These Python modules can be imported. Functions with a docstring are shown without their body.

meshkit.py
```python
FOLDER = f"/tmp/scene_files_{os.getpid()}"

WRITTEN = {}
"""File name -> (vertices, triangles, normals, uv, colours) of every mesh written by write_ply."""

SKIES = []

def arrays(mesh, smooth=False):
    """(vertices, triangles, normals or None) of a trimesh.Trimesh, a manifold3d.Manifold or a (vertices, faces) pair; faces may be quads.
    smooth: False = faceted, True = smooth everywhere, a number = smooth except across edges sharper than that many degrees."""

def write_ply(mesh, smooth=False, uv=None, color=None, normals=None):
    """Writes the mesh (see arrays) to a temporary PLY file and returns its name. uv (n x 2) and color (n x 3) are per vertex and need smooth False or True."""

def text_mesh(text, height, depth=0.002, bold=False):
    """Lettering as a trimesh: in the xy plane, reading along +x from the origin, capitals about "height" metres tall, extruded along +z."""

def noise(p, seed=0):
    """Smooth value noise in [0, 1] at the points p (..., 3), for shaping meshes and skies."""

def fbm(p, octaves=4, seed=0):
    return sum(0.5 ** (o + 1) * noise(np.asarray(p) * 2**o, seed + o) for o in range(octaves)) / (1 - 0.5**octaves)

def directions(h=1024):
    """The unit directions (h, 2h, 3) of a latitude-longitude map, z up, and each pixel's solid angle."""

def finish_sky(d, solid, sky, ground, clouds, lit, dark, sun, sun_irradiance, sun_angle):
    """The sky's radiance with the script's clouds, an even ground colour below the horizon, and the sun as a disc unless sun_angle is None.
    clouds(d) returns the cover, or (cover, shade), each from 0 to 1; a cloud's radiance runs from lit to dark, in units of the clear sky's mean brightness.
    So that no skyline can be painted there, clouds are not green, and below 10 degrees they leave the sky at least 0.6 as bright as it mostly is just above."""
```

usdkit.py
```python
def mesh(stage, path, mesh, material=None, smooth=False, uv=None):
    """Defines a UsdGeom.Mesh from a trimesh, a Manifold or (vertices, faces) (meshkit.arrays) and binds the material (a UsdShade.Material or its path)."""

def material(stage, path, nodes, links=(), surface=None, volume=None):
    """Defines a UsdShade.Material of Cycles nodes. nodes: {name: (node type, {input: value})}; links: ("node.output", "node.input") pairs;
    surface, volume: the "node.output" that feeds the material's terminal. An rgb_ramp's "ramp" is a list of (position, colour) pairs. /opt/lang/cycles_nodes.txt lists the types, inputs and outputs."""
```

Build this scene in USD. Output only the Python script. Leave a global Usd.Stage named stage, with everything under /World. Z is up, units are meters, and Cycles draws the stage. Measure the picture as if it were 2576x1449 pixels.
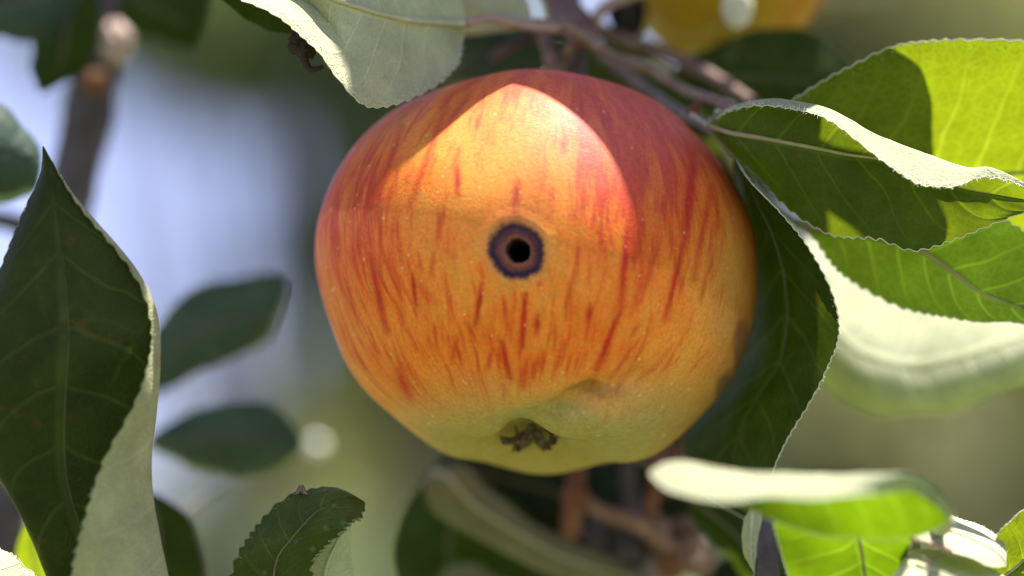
import math, random
import numpy as np, trimesh, usdkit, meshkit
from scipy.interpolate import Akima1DInterpolator, CubicSpline
from pxr import Usd, UsdGeom, UsdLux, UsdShade, Gf, Sdf, Vt

rng = np.random.default_rng(7)
stage = Usd.Stage.CreateInMemory()
UsdGeom.Xform.Define(stage, '/World')
UsdGeom.Scope.Define(stage, '/World/Looks')

# ---------------------------------------------------------------- camera, sky, sun, exposure
PITCH = math.radians(8.0)                      # the photographer looks a little upwards into the tree
APPLE = np.array([0.0, 0.0, 1.70])             # the apple hangs 1.7 m above the grass
RIGHT = np.array([1.0, 0.0, 0.0])
UP = np.array([0.0, -math.sin(PITCH), math.cos(PITCH)])
FWD = np.array([0.0, math.cos(PITCH), math.sin(PITCH)])
DIST = 60.0                                    # cm from the lens to the apple's centre
SPAN = 17.4                                    # cm of the scene that the picture's width takes in at the apple
eye = APPLE - FWD * DIST / 100
cam = UsdGeom.Camera.Define(stage, '/World/camera')
m4 = np.eye(4); m4[0, :3] = RIGHT; m4[1, :3] = UP; m4[2, :3] = -FWD; m4[3, :3] = eye
UsdGeom.Xformable(cam).AddTransformOp().Set(Gf.Matrix4d(*m4.ravel()))
cam.CreateHorizontalApertureAttr(36.0)
cam.CreateFocalLengthAttr(36.0 * DIST / SPAN)
cam.CreateFStopAttr(5.4)
cam.CreateFocusDistanceAttr((DIST - 2.5) / 100)
cam.CreateClippingRangeAttr((0.02, 5000.0))
cam.CreateExposureAttr(2.05)

SUN_CAM = np.array([0.22, 0.93, -0.13]); SUN_CAM /= np.linalg.norm(SUN_CAM)   # towards the sun: right, up, towards the lens
SUN = SUN_CAM[0] * RIGHT + SUN_CAM[1] * UP - SUN_CAM[2] * FWD
elevation, rotation = math.asin(SUN[2]), math.atan2(SUN[0], SUN[1])
sky = UsdLux.DomeLight.Define(stage, '/World/sky')
sky_mat = usdkit.material(stage, '/World/Looks/sky', {
    "s": ("sky_texture", {"sky_type": "single_scattering", "sun_disc": False, "sun_elevation": elevation, "sun_rotation": rotation}),
    "tc": ("texture_coordinate", {}),
    "n": ("noise_texture", {"scale": 3.0, "detail": 4.0, "roughness": 0.55}),
    "r": ("map_range", {"from_min": 0.3, "from_max": 0.7, "to_min": 0.4, "to_max": 0.75, "clamp": True}),
    "v": ("mix_color", {"blend_type": "mix", "b": (2.9, 2.75, 5.7), "use_clamp": False}),
    "b": ("background_shader", {"strength": 0.06})},
    [("tc.generated", "n.vector"), ("n.fac", "r.value"), ("r.result", "v.fac"), ("s.color", "v.a"), ("v.result", "b.color")], surface="b.background")
UsdShade.MaterialBindingAPI.Apply(sky.GetPrim()).Bind(sky_mat)
sky.GetPrim().SetCustomDataByKey('kind', 'structure')
sun = UsdLux.DistantLight.Define(stage, '/World/sun')
sun.CreateNormalizeAttr(True); sun.CreateIntensityAttr(1.0); sun.CreateAngleAttr(0.5); sun.CreateColorAttr(Gf.Vec3f(1.0, 0.96, 0.90))
ax = np.cross([0, 1, 0], SUN); ax /= np.linalg.norm(ax); ay = np.cross(SUN, ax)
m4 = np.eye(4); m4[0, :3] = ax; m4[1, :3] = ay; m4[2, :3] = SUN
UsdGeom.Xformable(sun).AddTransformOp().Set(Gf.Matrix4d(*m4.ravel()))

# ---------------------------------------------------------------- helpers
def P(x, y, z=0.0):
    """A measured point of the photograph (2576 wide) at z cm in front of the apple's centre, in cm: right, up, towards the lens."""
    k = (DIST - z) / DIST * SPAN / 2576
    return np.array([(x - 1288) * k, (724.5 - y) * k, z])

def world(p):
    p = np.asarray(p, float) / 100
    return APPLE + p[..., 0:1] * RIGHT + p[..., 1:2] * UP - p[..., 2:3] * FWD

used = {}
def path_for(name, parent):
    base = f'{parent}/{name}'
    n = used.get(base, -1) + 1; used[base] = n
    return base if n == 0 else f'{base}_{n:03d}'

def tag(prim, label=None, category=None, group=None, kind=None):
    for k, v in (('label', label), ('category', category), ('group', group), ('kind', kind)):
        if v: prim.SetCustomDataByKey(k, v)
    return prim

def thing(name, label, category, group=None, loc=None):
    x = UsdGeom.Xform.Define(stage, path_for(name, '/World'))
    if loc is not None: x.AddTranslateOp().Set(Gf.Vec3d(*map(float, loc)))
    tag(x.GetPrim(), label, category, group)
    return str(x.GetPath())

def put(name, vf, mat, parent='/World', smooth=True, uv=None, label=None, kind=None, category=None, color=None, group=None):
    """vf: (vertices in cm right/up/towards the lens, faces) -> one Mesh."""
    v, f = vf
    g = usdkit.mesh(stage, path_for(name, parent), (world(v), f), mat, smooth=smooth, uv=uv)
    if color is not None:
        UsdGeom.PrimvarsAPI(g).CreatePrimvar('col', Sdf.ValueTypeNames.Color3fArray, 'vertex').Set(Vt.Vec3fArray.FromNumpy(np.asarray(color, np.float32)))
    tag(g.GetPrim(), label, category, group, kind)
    return str(g.GetPath())

def quads(nu, nv, wrap=False):
    i, j = np.meshgrid(np.arange(nu - 1), np.arange(nv if wrap else nv - 1), indexing='ij')
    a, b = i * nv + j, i * nv + (j + 1) % nv
    c, d = b + nv, a + nv
    return np.vstack([np.stack([a, b, c], -1).reshape(-1, 3), np.stack([a, c, d], -1).reshape(-1, 3)])

def smooth_path(pts, n):
    pts = np.asarray(pts, float)
    if len(pts) == 2:
        return pts[0] + (pts[1] - pts[0]) * np.linspace(0, 1, n)[:, None]
    t = np.r_[0, np.cumsum(np.linalg.norm(np.diff(pts, axis=0), axis=1))]
    return CubicSpline(t / t[-1], pts, bc_type='natural')(np.linspace(0, 1, n))

def tube(pts, r0, r1, n=40, sides=12, bumpy=0.0, seed=0, nodes=()):
    """A tapering stem along pts (cm) with closed ends."""
    c = smooth_path(pts, n)
    t = np.gradient(c, axis=0); t /= np.linalg.norm(t, axis=1, keepdims=True)
    ref = np.array([0.3, 0.2, 0.93]); s = np.cross(t, ref); s /= np.linalg.norm(s, axis=1, keepdims=True); q = np.cross(t, s)
    u = np.linspace(0, 1, n); r = r0 + (r1 - r0) * u
    for at, amount, width in nodes: r = r * (1 + amount * np.exp(-((u - at) / width) ** 2))
    a = np.linspace(0, 2 * np.pi, sides, endpoint=False)
    ring = s[:, None] * np.cos(a)[None, :, None] + q[:, None] * np.sin(a)[None, :, None]
    rr = r[:, None] * np.ones(sides)
    if bumpy:
        rr = rr * (1 + bumpy * (meshkit.fbm((c[:, None] + ring * r[:, None, None]) * 3.0, 3, seed) - 0.5) * 2)
    v = (c[:, None] + ring * rr[..., None]).reshape(-1, 3)
    v = np.vstack([v, c[0] - t[0] * r0 * 0.5, c[-1] + t[-1] * r1 * 0.5])
    f = quads(n, sides, wrap=True)
    k, e = np.arange(sides), (np.arange(sides) + 1) % sides
    f = np.vstack([f, np.stack([e, k, np.full(sides, n * sides)], 1), np.stack([k + (n - 1) * sides, e + (n - 1) * sides, np.full(sides, n * sides + 1)], 1)])
    return v, f[:, ::-1]

def join(parts):
    v, f, n = [], [], 0
    for a, b in parts:
        v.append(a); f.append(np.asarray(b) + n); n += len(a)
    return np.vstack(v), np.vstack(f)

def mat(name, nodes, links, surface):
    return usdkit.material(stage, '/World/Looks/' + name, nodes, links, surface=surface)

# ---------------------------------------------------------------- materials
def leaf_material(name, top, under, trans, tr=0.42, ribs=9.0, rough=0.42, net=620.0, spots=0.0, vein_top=1.7, spec=0.2, glow=1.22, cells=0.3):
    """A leaf: dark shiny upper face, pale downy lower face, sunlight shining through in yellow green, veins and a fine net."""
    T, U = np.array(top), np.array(under)
    nodes = {
        "g": ("geometry", {}), "tc": ("texture_coordinate", {}), "xy": ("separate_xyz", {}),
        "v1": ("math", {"math_type": "multiply_add", "value2": 2.0, "value3": -1.0}), "va": ("math", {"math_type": "absolute"}),
        "wob": ("noise_texture", {"scale": 90.0, "detail": 2.0}), "wa": ("math", {"math_type": "multiply_add", "value2": 0.05, "value3": -0.025}),
        "u1": ("math", {"math_type": "multiply_add", "value2": -0.17}), "u2": ("math", {"math_type": "add"}),
        "u3": ("math", {"math_type": "multiply", "value2": ribs}), "pp": ("math", {"math_type": "pingpong", "value2": 0.5}),
        "rib": ("map_range", {"range_type": "smoothstep", "from_min": 0.015, "from_max": 0.075, "to_min": 1.0, "to_max": 0.0}),
        "fade": ("map_range", {"from_min": 0.3, "from_max": 1.0, "to_min": 1.0, "to_max": 0.25, "clamp": True}),
        "ribf": ("math", {"math_type": "multiply"}),
        "mid": ("map_range", {"range_type": "smoothstep", "from_min": 0.012, "from_max": 0.05, "to_min": 1.0, "to_max": 0.0}),
        "dn": ("noise_texture", {"scale": 500.0, "detail": 2.0}), "dist": ("mix_vector", {"fac": 0.0012, "use_clamp": False}), "vor": ("voronoi_texture", {"feature": "distance_to_edge", "scale": net, "randomness": 1.0}),
        "cell": ("map_range", {"range_type": "smoothstep", "from_min": 0.01, "from_max": 0.11, "to_min": cells, "to_max": 0.0}),
        "vor2": ("voronoi_texture", {"feature": "distance_to_edge", "scale": net * 2.9, "randomness": 1.0}),
        "cell2": ("map_range", {"range_type": "smoothstep", "from_min": 0.02, "from_max": 0.2, "to_min": cells * 0.5, "to_max": 0.0}),
        "m1": ("math", {"math_type": "maximum"}), "m2": ("math", {"math_type": "maximum"}), "m3": ("math", {"math_type": "maximum"}),
        "blot": ("noise_texture", {"scale": 140.0, "detail": 5.0, "roughness": 0.6}), "bl": ("map_range", {"from_min": 0.3, "from_max": 0.7, "to_min": 0.72, "to_max": 1.3, "clamp": True}),
        "fine": ("noise_texture", {"scale": 2600.0, "detail": 3.0, "roughness": 0.7}), "fi": ("map_range", {"from_min": 0.25, "from_max": 0.75, "to_min": 0.8, "to_max": 1.18, "clamp": True}),
        "top": ("mix_color", {"a": tuple(T), "b": tuple(np.minimum(T * (vein_top + 0.15) + 0.002, 0.9)), "use_clamp": False}),
        "tops": ("mix_color", {"blend_type": "multiply", "fac": 1.0, "use_clamp": False}),
        "und": ("mix_color", {"a": tuple(U), "b": tuple(np.minimum(U * 1.22, 0.8)), "use_clamp": False}),
        "unds": ("mix_color", {"blend_type": "multiply", "fac": 1.0, "use_clamp": False}),
        "undt": ("mix_color", {"blend_type": "multiply", "fac": 0.55, "use_clamp": False}),
        "col": ("mix_color", {"use_clamp": False}),
        "spv": ("voronoi_texture", {"feature": "f1", "scale": 330.0}), "spm": ("map_range", {"range_type": "smoothstep", "from_min": 0.1, "from_max": 0.22, "to_min": spots, "to_max": 0.0}),
        "cols": ("mix_color", {"b": (0.22, 0.22, 0.13), "use_clamp": False}), "bn": ("noise_texture", {"scale": 210.0, "detail": 3.0, "roughness": 0.6}), "bm": ("map_range", {"range_type": "smoothstep", "from_min": 0.63, "from_max": 0.69, "to_min": 0.0, "to_max": 0.7}), "brn": ("mix_color", {"b": (0.07, 0.035, 0.012), "use_clamp": False}),
        "tra": ("mix_color", {"a": tuple(np.array(trans) * 0.82), "b": tuple(np.minimum(np.array(trans) * glow + np.array([0.025, 0.02, 0.012]), 1.0)), "use_clamp": False}),
        "tram": ("mix_color", {"blend_type": "multiply", "fac": 0.7, "use_clamp": False}),
        "ro": ("mix_float", {"a": rough, "b": 0.85}),
        "hgt": ("math", {"math_type": "multiply_add", "value2": -1.0}), "fh": ("math", {"math_type": "multiply", "value2": 0.35}),
        "bump": ("bump", {"strength": 0.5, "distance": 0.0005}),
        "p": ("principled_bsdf", {"specular_ior_level": spec}), "t": ("translucent_bsdf", {}), "mx": ("mix_closure", {"fac": tr})}
    links = [("tc.UV", "xy.vector"), ("xy.y", "v1.value1"), ("v1.value", "va.value1"), ("g.position", "wob.vector"), ("wob.fac", "wa.value1"),
             ("va.value", "u1.value1"), ("xy.x", "u1.value3"), ("u1.value", "u2.value1"), ("wa.value", "u2.value2"), ("u2.value", "u3.value1"), ("u3.value", "pp.value1"), ("pp.value", "rib.value"),
             ("va.value", "fade.value"), ("rib.result", "ribf.value1"), ("fade.result", "ribf.value2"), ("va.value", "mid.value"),
             ("g.position", "dist.a"), ("dn.color", "dist.b"), ("g.position", "dn.vector"), ("dist.result", "vor.vector"), ("vor.distance", "cell.value"), ("g.position", "vor2.vector"), ("vor2.distance", "cell2.value"),
             ("ribf.value", "m1.value1"), ("mid.result", "m1.value2"), ("m1.value", "m2.value1"), ("cell.result", "m2.value2"), ("m2.value", "m3.value1"), ("cell2.result", "m3.value2"),
             ("g.position", "blot.vector"), ("blot.fac", "bl.value"), ("g.position", "fine.vector"), ("fine.fac", "fi.value"),
             ("m3.value", "top.fac"), ("top.result", "tops.a"), ("bl.result", "tops.b"), ("m3.value", "und.fac"), ("und.result", "unds.a"), ("fi.result", "unds.b"), ("unds.result", "undt.a"), ("bl.result", "undt.b"),
             ("g.position", "spv.vector"), ("spv.distance", "spm.value"), ("spm.result", "cols.fac"), ("tops.result", "brn.a"), ("g.position", "bn.vector"), ("bn.fac", "bm.value"), ("bm.result", "brn.fac"), ("brn.result", "cols.a"),
             ("g.backfacing", "col.fac"), ("cols.result", "col.a"), ("undt.result", "col.b"), ("col.result", "p.base_color"),
             ("m3.value", "tra.fac"), ("tra.result", "tram.a"), ("bl.result", "tram.b"), ("tram.result", "t.color"),
             ("g.backfacing", "ro.fac"), ("ro.result", "p.roughness"), ("fine.fac", "fh.value1"), ("m2.value", "hgt.value1"), ("fh.value", "hgt.value3"), ("hgt.value", "bump.height"),
             ("bump.normal", "p.normal"), ("p.BSDF", "mx.closure1"), ("t.BSDF", "mx.closure2")]
    return mat(name, nodes, links, "mx.closure")

UNDER = (0.41, 0.415, 0.265)
M = {}
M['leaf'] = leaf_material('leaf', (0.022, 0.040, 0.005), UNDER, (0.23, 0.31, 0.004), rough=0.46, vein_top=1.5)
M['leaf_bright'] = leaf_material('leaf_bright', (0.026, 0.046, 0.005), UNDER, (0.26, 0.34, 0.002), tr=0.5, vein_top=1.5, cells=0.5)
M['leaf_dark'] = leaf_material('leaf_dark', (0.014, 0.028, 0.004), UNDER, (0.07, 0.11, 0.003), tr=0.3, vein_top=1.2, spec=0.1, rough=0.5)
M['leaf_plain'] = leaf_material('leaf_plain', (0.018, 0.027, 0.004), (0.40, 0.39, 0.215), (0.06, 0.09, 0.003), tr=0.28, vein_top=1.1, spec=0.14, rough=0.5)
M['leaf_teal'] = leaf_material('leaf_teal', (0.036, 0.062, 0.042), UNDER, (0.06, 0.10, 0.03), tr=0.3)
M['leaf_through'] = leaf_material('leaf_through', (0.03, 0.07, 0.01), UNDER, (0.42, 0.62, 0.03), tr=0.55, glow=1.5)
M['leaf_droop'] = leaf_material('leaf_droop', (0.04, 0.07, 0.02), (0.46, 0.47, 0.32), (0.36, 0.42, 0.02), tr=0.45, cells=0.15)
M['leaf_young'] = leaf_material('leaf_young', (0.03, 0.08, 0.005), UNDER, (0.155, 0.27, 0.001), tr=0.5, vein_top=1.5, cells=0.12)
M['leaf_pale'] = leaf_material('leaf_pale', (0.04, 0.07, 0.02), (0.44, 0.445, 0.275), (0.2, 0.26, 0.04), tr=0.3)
M['shadow_leaf'] = leaf_material('shadow_leaf_deep', (0.008, 0.014, 0.004), (0.03, 0.035, 0.012), (0.01, 0.015, 0.002), tr=0.15, spec=0.08)  # near-black blades stand in for the deep shadow under the apple
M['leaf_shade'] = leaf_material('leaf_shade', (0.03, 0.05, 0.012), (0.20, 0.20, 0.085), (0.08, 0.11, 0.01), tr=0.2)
M['shaded_gap_leaf'] = leaf_material('shaded_gap_leaf', (0.006, 0.004, 0.003), (0.01, 0.008, 0.006), (0.01, 0.008, 0.003), tr=0.1)  # near-black blade paints a shaded gap between twig and apple
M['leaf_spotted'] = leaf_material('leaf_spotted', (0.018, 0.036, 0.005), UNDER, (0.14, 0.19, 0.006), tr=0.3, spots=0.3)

def bark_material(name, a, b, scale=260.0, rough=0.75):
    return mat(name, {"g": ("geometry", {}), "n": ("noise_texture", {"scale": scale, "detail": 6.0, "roughness": 0.65}), "n2": ("noise_texture", {"scale": scale * 5, "detail": 3.0}),
                      "r": ("rgb_ramp", {"ramp": [(0.3, a), (0.55, tuple((np.array(a) + np.array(b)) / 2)), (0.72, b)]}),
                      "bp": ("bump", {"strength": 0.6, "distance": 0.0006}), "p": ("principled_bsdf", {"roughness": rough, "specular_ior_level": 0.3})},
               [("g.position", "n.vector"), ("g.position", "n2.vector"), ("n.fac", "r.fac"), ("r.color", "p.base_color"), ("n2.fac", "bp.height"), ("bp.normal", "p.normal")], "p.BSDF")
M['twig'] = bark_material('twig', (0.15, 0.10, 0.06), (0.33, 0.26, 0.17))
M['petiole'] = bark_material('petiole', (0.30, 0.18, 0.13), (0.40, 0.29, 0.21), rough=0.6)
M['petiole_green'] = bark_material('petiole_green', (0.30, 0.30, 0.16), (0.42, 0.42, 0.26), rough=0.6)
M['midrib'] = bark_material('midrib', (0.24, 0.20, 0.09), (0.36, 0.32, 0.16), rough=0.6)
M['midrib_dark'] = bark_material('midrib_dark', (0.085, 0.08, 0.03), (0.13, 0.12, 0.05), rough=0.6)
M['rim'] = bark_material('rim', (0.42, 0.42, 0.24), (0.6, 0.58, 0.38), rough=0.8)
M['rim_dark'] = bark_material('rim_dark', (0.10, 0.13, 0.04), (0.2, 0.22, 0.09), rough=0.8)
M['down'] = mat('down', {"d": ("diffuse_bsdf", {"color": (0.7, 0.7, 0.6)}), "t": ("translucent_bsdf", {"color": (0.7, 0.7, 0.55)}), "mx": ("mix_closure", {"fac": 0.4})}, [("d.BSDF", "mx.closure1"), ("t.BSDF", "mx.closure2")], "mx.closure")
M['old_wood'] = bark_material('old_wood', (0.035, 0.028, 0.026), (0.11, 0.09, 0.085), scale=160)
M['knob_wood'] = bark_material('knob_wood', (0.36, 0.25, 0.20), (0.5, 0.4, 0.34), scale=200)
M['rust_wood'] = bark_material('rust_wood', (0.11, 0.040, 0.016), (0.21, 0.095, 0.04), scale=260)
M['brown_wood'] = bark_material('brown_wood', (0.10, 0.06, 0.045), (0.24, 0.16, 0.12), scale=260)
M['stalk_wood'] = bark_material('stalk_wood', (0.17, 0.09, 0.06), (0.27, 0.17, 0.12), scale=300)
M['grey_wood'] = bark_material('grey_wood', (0.13, 0.11, 0.095), (0.34, 0.30, 0.26), scale=300)
M['dried'] = bark_material('dried', (0.012, 0.006, 0.005), (0.05, 0.025, 0.018), scale=500)
M['sepal'] = bark_material('sepal', (0.03, 0.018, 0.012), (0.24, 0.18, 0.13), scale=900)

# ---------------------------------------------------------------- leaves
class Leaf:
    """Rows run from one end of the leaf to the other; each row crosses it: margin, (inner points), midrib, ..., margin."""
    def __init__(self, rows, v, nu=200, nv=44, teeth=34, tooth=0.05, ripple=0.035, groove=0.03, seed=0, face='top', mid=0.0, raw=False):
        R = len(rows); K = len(v)
        q = np.array([[(np.array(r[k]) if raw else P(*(r[k] if len(r) > 1 else r[0]))) for k in range(K)] for r in rows])
        c = q.mean(1); t = np.r_[0, np.cumsum(np.linalg.norm(np.diff(c, axis=0), axis=1))]; self.length = t[-1]; t = t / t[-1]
        u = 0.5 - 0.5 * np.cos(np.linspace(0.0, np.pi, nu)); u = 0.35 * u + 0.65 * np.linspace(0, 1, nu)
        col = np.stack([Akima1DInterpolator(t, q[:, k])(u) for k in range(K)], 1)            # nu, K, 3
        w = np.linspace(-1, 1, nv); w = np.sign(w) * np.abs(w) ** 0.85
        va = np.array(v, float)
        g = CubicSpline(va, col, axis=1, bc_type='natural' if K > 3 else 'not-a-knot')(w)     # nu, nv, 3
        # teeth along both margins
        env = np.clip(np.minimum(u, 1 - u) / 0.06, 0, 1)
        for s, e, i in ((-1, 0, 1), (1, nv - 1, nv - 2)):
            ph = u * teeth + 0.35 * np.sin(u * 23 + seed * 1.7 + s)
            saw = np.where(ph % 1 < 0.72, (ph % 1) / 0.72, (1 - ph % 1) / 0.28) * (0.25 + 1.4 * meshkit.noise(np.stack([np.floor(ph), np.full(nu, seed + s), 0 * u], -1) + 0.5))
            out = g[:, e] - g[:, i]; out /= np.maximum(np.linalg.norm(out, axis=1, keepdims=True), 1e-6)
            fall = np.clip((s * w - 0.90) / 0.10, 0, 1) ** 1.5
            g += (tooth * saw * env)[:, None, None] * out[:, None] * fall[None, :, None]
        # relief: midrib and ribs sunk on the upper face, blade puffed in between, slow waves
        du, dv = np.gradient(g, axis=0), np.gradient(g, axis=1)
        n = np.cross(du, dv); n /= np.maximum(np.linalg.norm(n, axis=2, keepdims=True), 1e-9)
        k = int(np.argmin(np.abs(w - mid)))
        sgn = 1.0
        probe = n[int(nu * 0.45), max(2, int(nv * 0.25)) if K > 3 else k]
        if (probe[2] < 0) == (face == 'top'): sgn = -1.0
        n = n * sgn                                                                           # n now leaves the upper face
        width = np.linalg.norm(g[:, -1] - g[:, 0], axis=1)[:, None] + 0.2
        d = np.abs(w - mid)[None] * width * 0.5
        ph = (u[:, None] - 0.17 * np.abs(w - mid)[None]) * 9
        rib = np.exp(-((np.abs((ph + 0.5) % 1 - 0.5)) / 0.13) ** 2) * np.clip(1 - np.abs(w), 0, 1)[None] ** 0.5
        wav = meshkit.fbm(g * 0.9 + seed * 3.1, 3, seed) - 0.5
        edge = np.clip(np.abs(w), 0, 1)[None] ** 3
        off = -groove * np.exp(-(d / 0.09) ** 2) - 0.35 * groove * rib + ripple * wav * 2 + ripple * 0.6 * edge * np.sin(u * 26 + seed)[:, None]
        off *= np.clip(np.minimum(u, 1 - u) / 0.05, 0, 1)[:, None]
        g = g + n * off[..., None]
        self.g, self.n, self.u, self.w, self.k, self.sgn, self.nu, self.nv, self.seed = g, n, u, w, k, sgn, nu, nv, seed
    def mesh(self):
        f = quads(self.nu, self.nv)                    # normal of (a, b, c) = dv x du: the other way round
        if self.sgn > 0: f = f[:, ::-1]
        uv = np.stack(np.meshgrid(self.u, (self.w + 1) / 2, indexing='ij'), -1).reshape(-1, 2)
        return (self.g.reshape(-1, 3), f), uv
    def line(self, a, b, steps, lift):
        """A curve on the lower face from (u, v) a to b."""
        uu, ww = np.linspace(a[0], b[0], steps), np.linspace(a[1], b[1], steps)
        i = np.clip(np.searchsorted(self.u, uu), 0, self.nu - 1); j = np.clip(np.searchsorted(self.w, ww), 0, self.nv - 1)
        return self.g[i, j] - self.n[i, j] * lift
    def edge(self, side):
        return self.g[:, 0 if side < 0 else -1]

def hairs(L, side, mat_, parent, count, length, seed, u0=0.04, u1=0.96, name='down_hair', wfrom=0.93):
    r = np.random.default_rng(seed)
    pts = []
    for _ in range(count):
        uu, ww = r.uniform(u0, u1), r.uniform(wfrom, 1.0) * side
        i = min(int(np.searchsorted(L.u, uu)), L.nu - 2); j = min(int(np.searchsorted(L.w, ww)), L.nv - 1)
        p = L.g[i, j]; o = L.g[i, -1 if side > 0 else 0] - L.g[i, -3 if side > 0 else 2]; o = o / max(np.linalg.norm(o), 1e-6)
        h = length * r.uniform(0.4, 1.2)
        d = o * r.uniform(0.1, 1.0) - L.n[i, j] * r.uniform(0.2, 1.0) + r.normal(0, 0.45, 3); d /= np.linalg.norm(d)
        pts += [p, p + d * h * 0.5, p + d * h + r.normal(0, 0.12, 3) * h]
    c = UsdGeom.BasisCurves.Define(stage, path_for(name, parent))
    c.CreateTypeAttr('linear'); c.CreateCurveVertexCountsAttr([3] * count)
    c.CreatePointsAttr(Vt.Vec3fArray.FromNumpy(world(np.array(pts)).astype(np.float32)))
    c.CreateWidthsAttr(Vt.FloatArray.FromNumpy(np.tile([0.00009, 0.00007, 0.00002], count).astype(np.float32))); c.SetWidthsInterpolation('vertex')
    UsdShade.MaterialBindingAPI.Apply(c.GetPrim()).Bind(mat_)
    tag(c.GetPrim(), kind='stuff')

def add_leaf(parent, label, rows, v, material='leaf', rim='rim', midrib='midrib', face='top', seed=0, stalk=None, stalk_r=(0.06, 0.045), stalk_mat='petiole_green', rib_r=0.05, fuzz=0, fuzz_len=0.08, fuzz_sides=(-1, 1), rim_r=0.010, base_first=True, mid=0.0, **kw):
    L = Leaf(rows, v, face=face, seed=seed, mid=mid, **kw)
    vf, uv = L.mesh()
    path = put('leaf', vf, M[material], parent, uv=uv, label=label)
    line = L.g[2:-2, L.k] - L.n[2:-2, L.k] * rib_r * 0.35
    r0, r1 = (rib_r, rib_r * 0.25) if base_first else (rib_r * 0.25, rib_r)
    put('midrib', tube(line[::4], r0, r1, n=60, sides=8), M[midrib], path)
    if rim:
        for s in (-1, 1):
            put('leaf_margin', tube(L.edge(s)[1:-1], rim_r, rim_r, n=len(L.edge(s)), sides=5), M[rim], path)
    if stalk is not None:
        end = L.g[0 if base_first else -1, L.k]
        put('petiole', tube([end] + [P(*s) for s in stalk], stalk_r[1], stalk_r[0], n=30, sides=10, bumpy=0.06, seed=seed), M[stalk_mat], path)
    if fuzz:
        for s in fuzz_sides: hairs(L, s, M['down'], path, fuzz, fuzz_len, seed + 11 * s + 50)
    return L

# ---------------------------------------------------------------- ground
gx = np.linspace(-400, 400, 81); gy = np.linspace(-300, 900, 121)
GX, GY = np.meshgrid(gx, gy, indexing='ij')
GZ = 0.25 * (meshkit.fbm(np.stack([GX * 0.05, GY * 0.05, 0 * GX], -1), 3, 3) - 0.5) - 0.02
gm = usdkit.mesh(stage, '/World/ground', (np.stack([GX, GY, GZ], -1).reshape(-1, 3), quads(81, 121)[:, ::-1]), mat('ground', {
    "g": ("geometry", {}), "n": ("noise_texture", {"scale": 0.7, "detail": 6.0, "roughness": 0.65}), "n2": ("noise_texture", {"scale": 40.0, "detail": 4.0}),
    "r": ("rgb_ramp", {"ramp": [(0.3, (0.06, 0.09, 0.025)), (0.55, (0.10, 0.12, 0.04)), (0.75, (0.17, 0.16, 0.07))]}), "bp": ("bump", {"strength": 0.8, "distance": 0.03}), "p": ("principled_bsdf", {"roughness": 0.9})},
    [("g.position", "n.vector"), ("g.position", "n2.vector"), ("n.fac", "r.fac"), ("r.color", "p.base_color"), ("n2.fac", "bp.height"), ("bp.normal", "p.normal")], "p.BSDF"), smooth=True)
tag(gm.GetPrim(), kind='structure')
ha, hd = np.linspace(-70, 70, 141), np.linspace(22, 150, 65)
HA, HD_ = np.meshgrid(np.radians(ha), hd, indexing='ij')
rise = np.interp(np.degrees(HA), [-70, -9, -5.5, -4.5, -3.7, -2.5, 0, 12, 70], [3, 4.0, 4.4, 5.0, 7.0, 8.5, 10, 12, 8])
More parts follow.
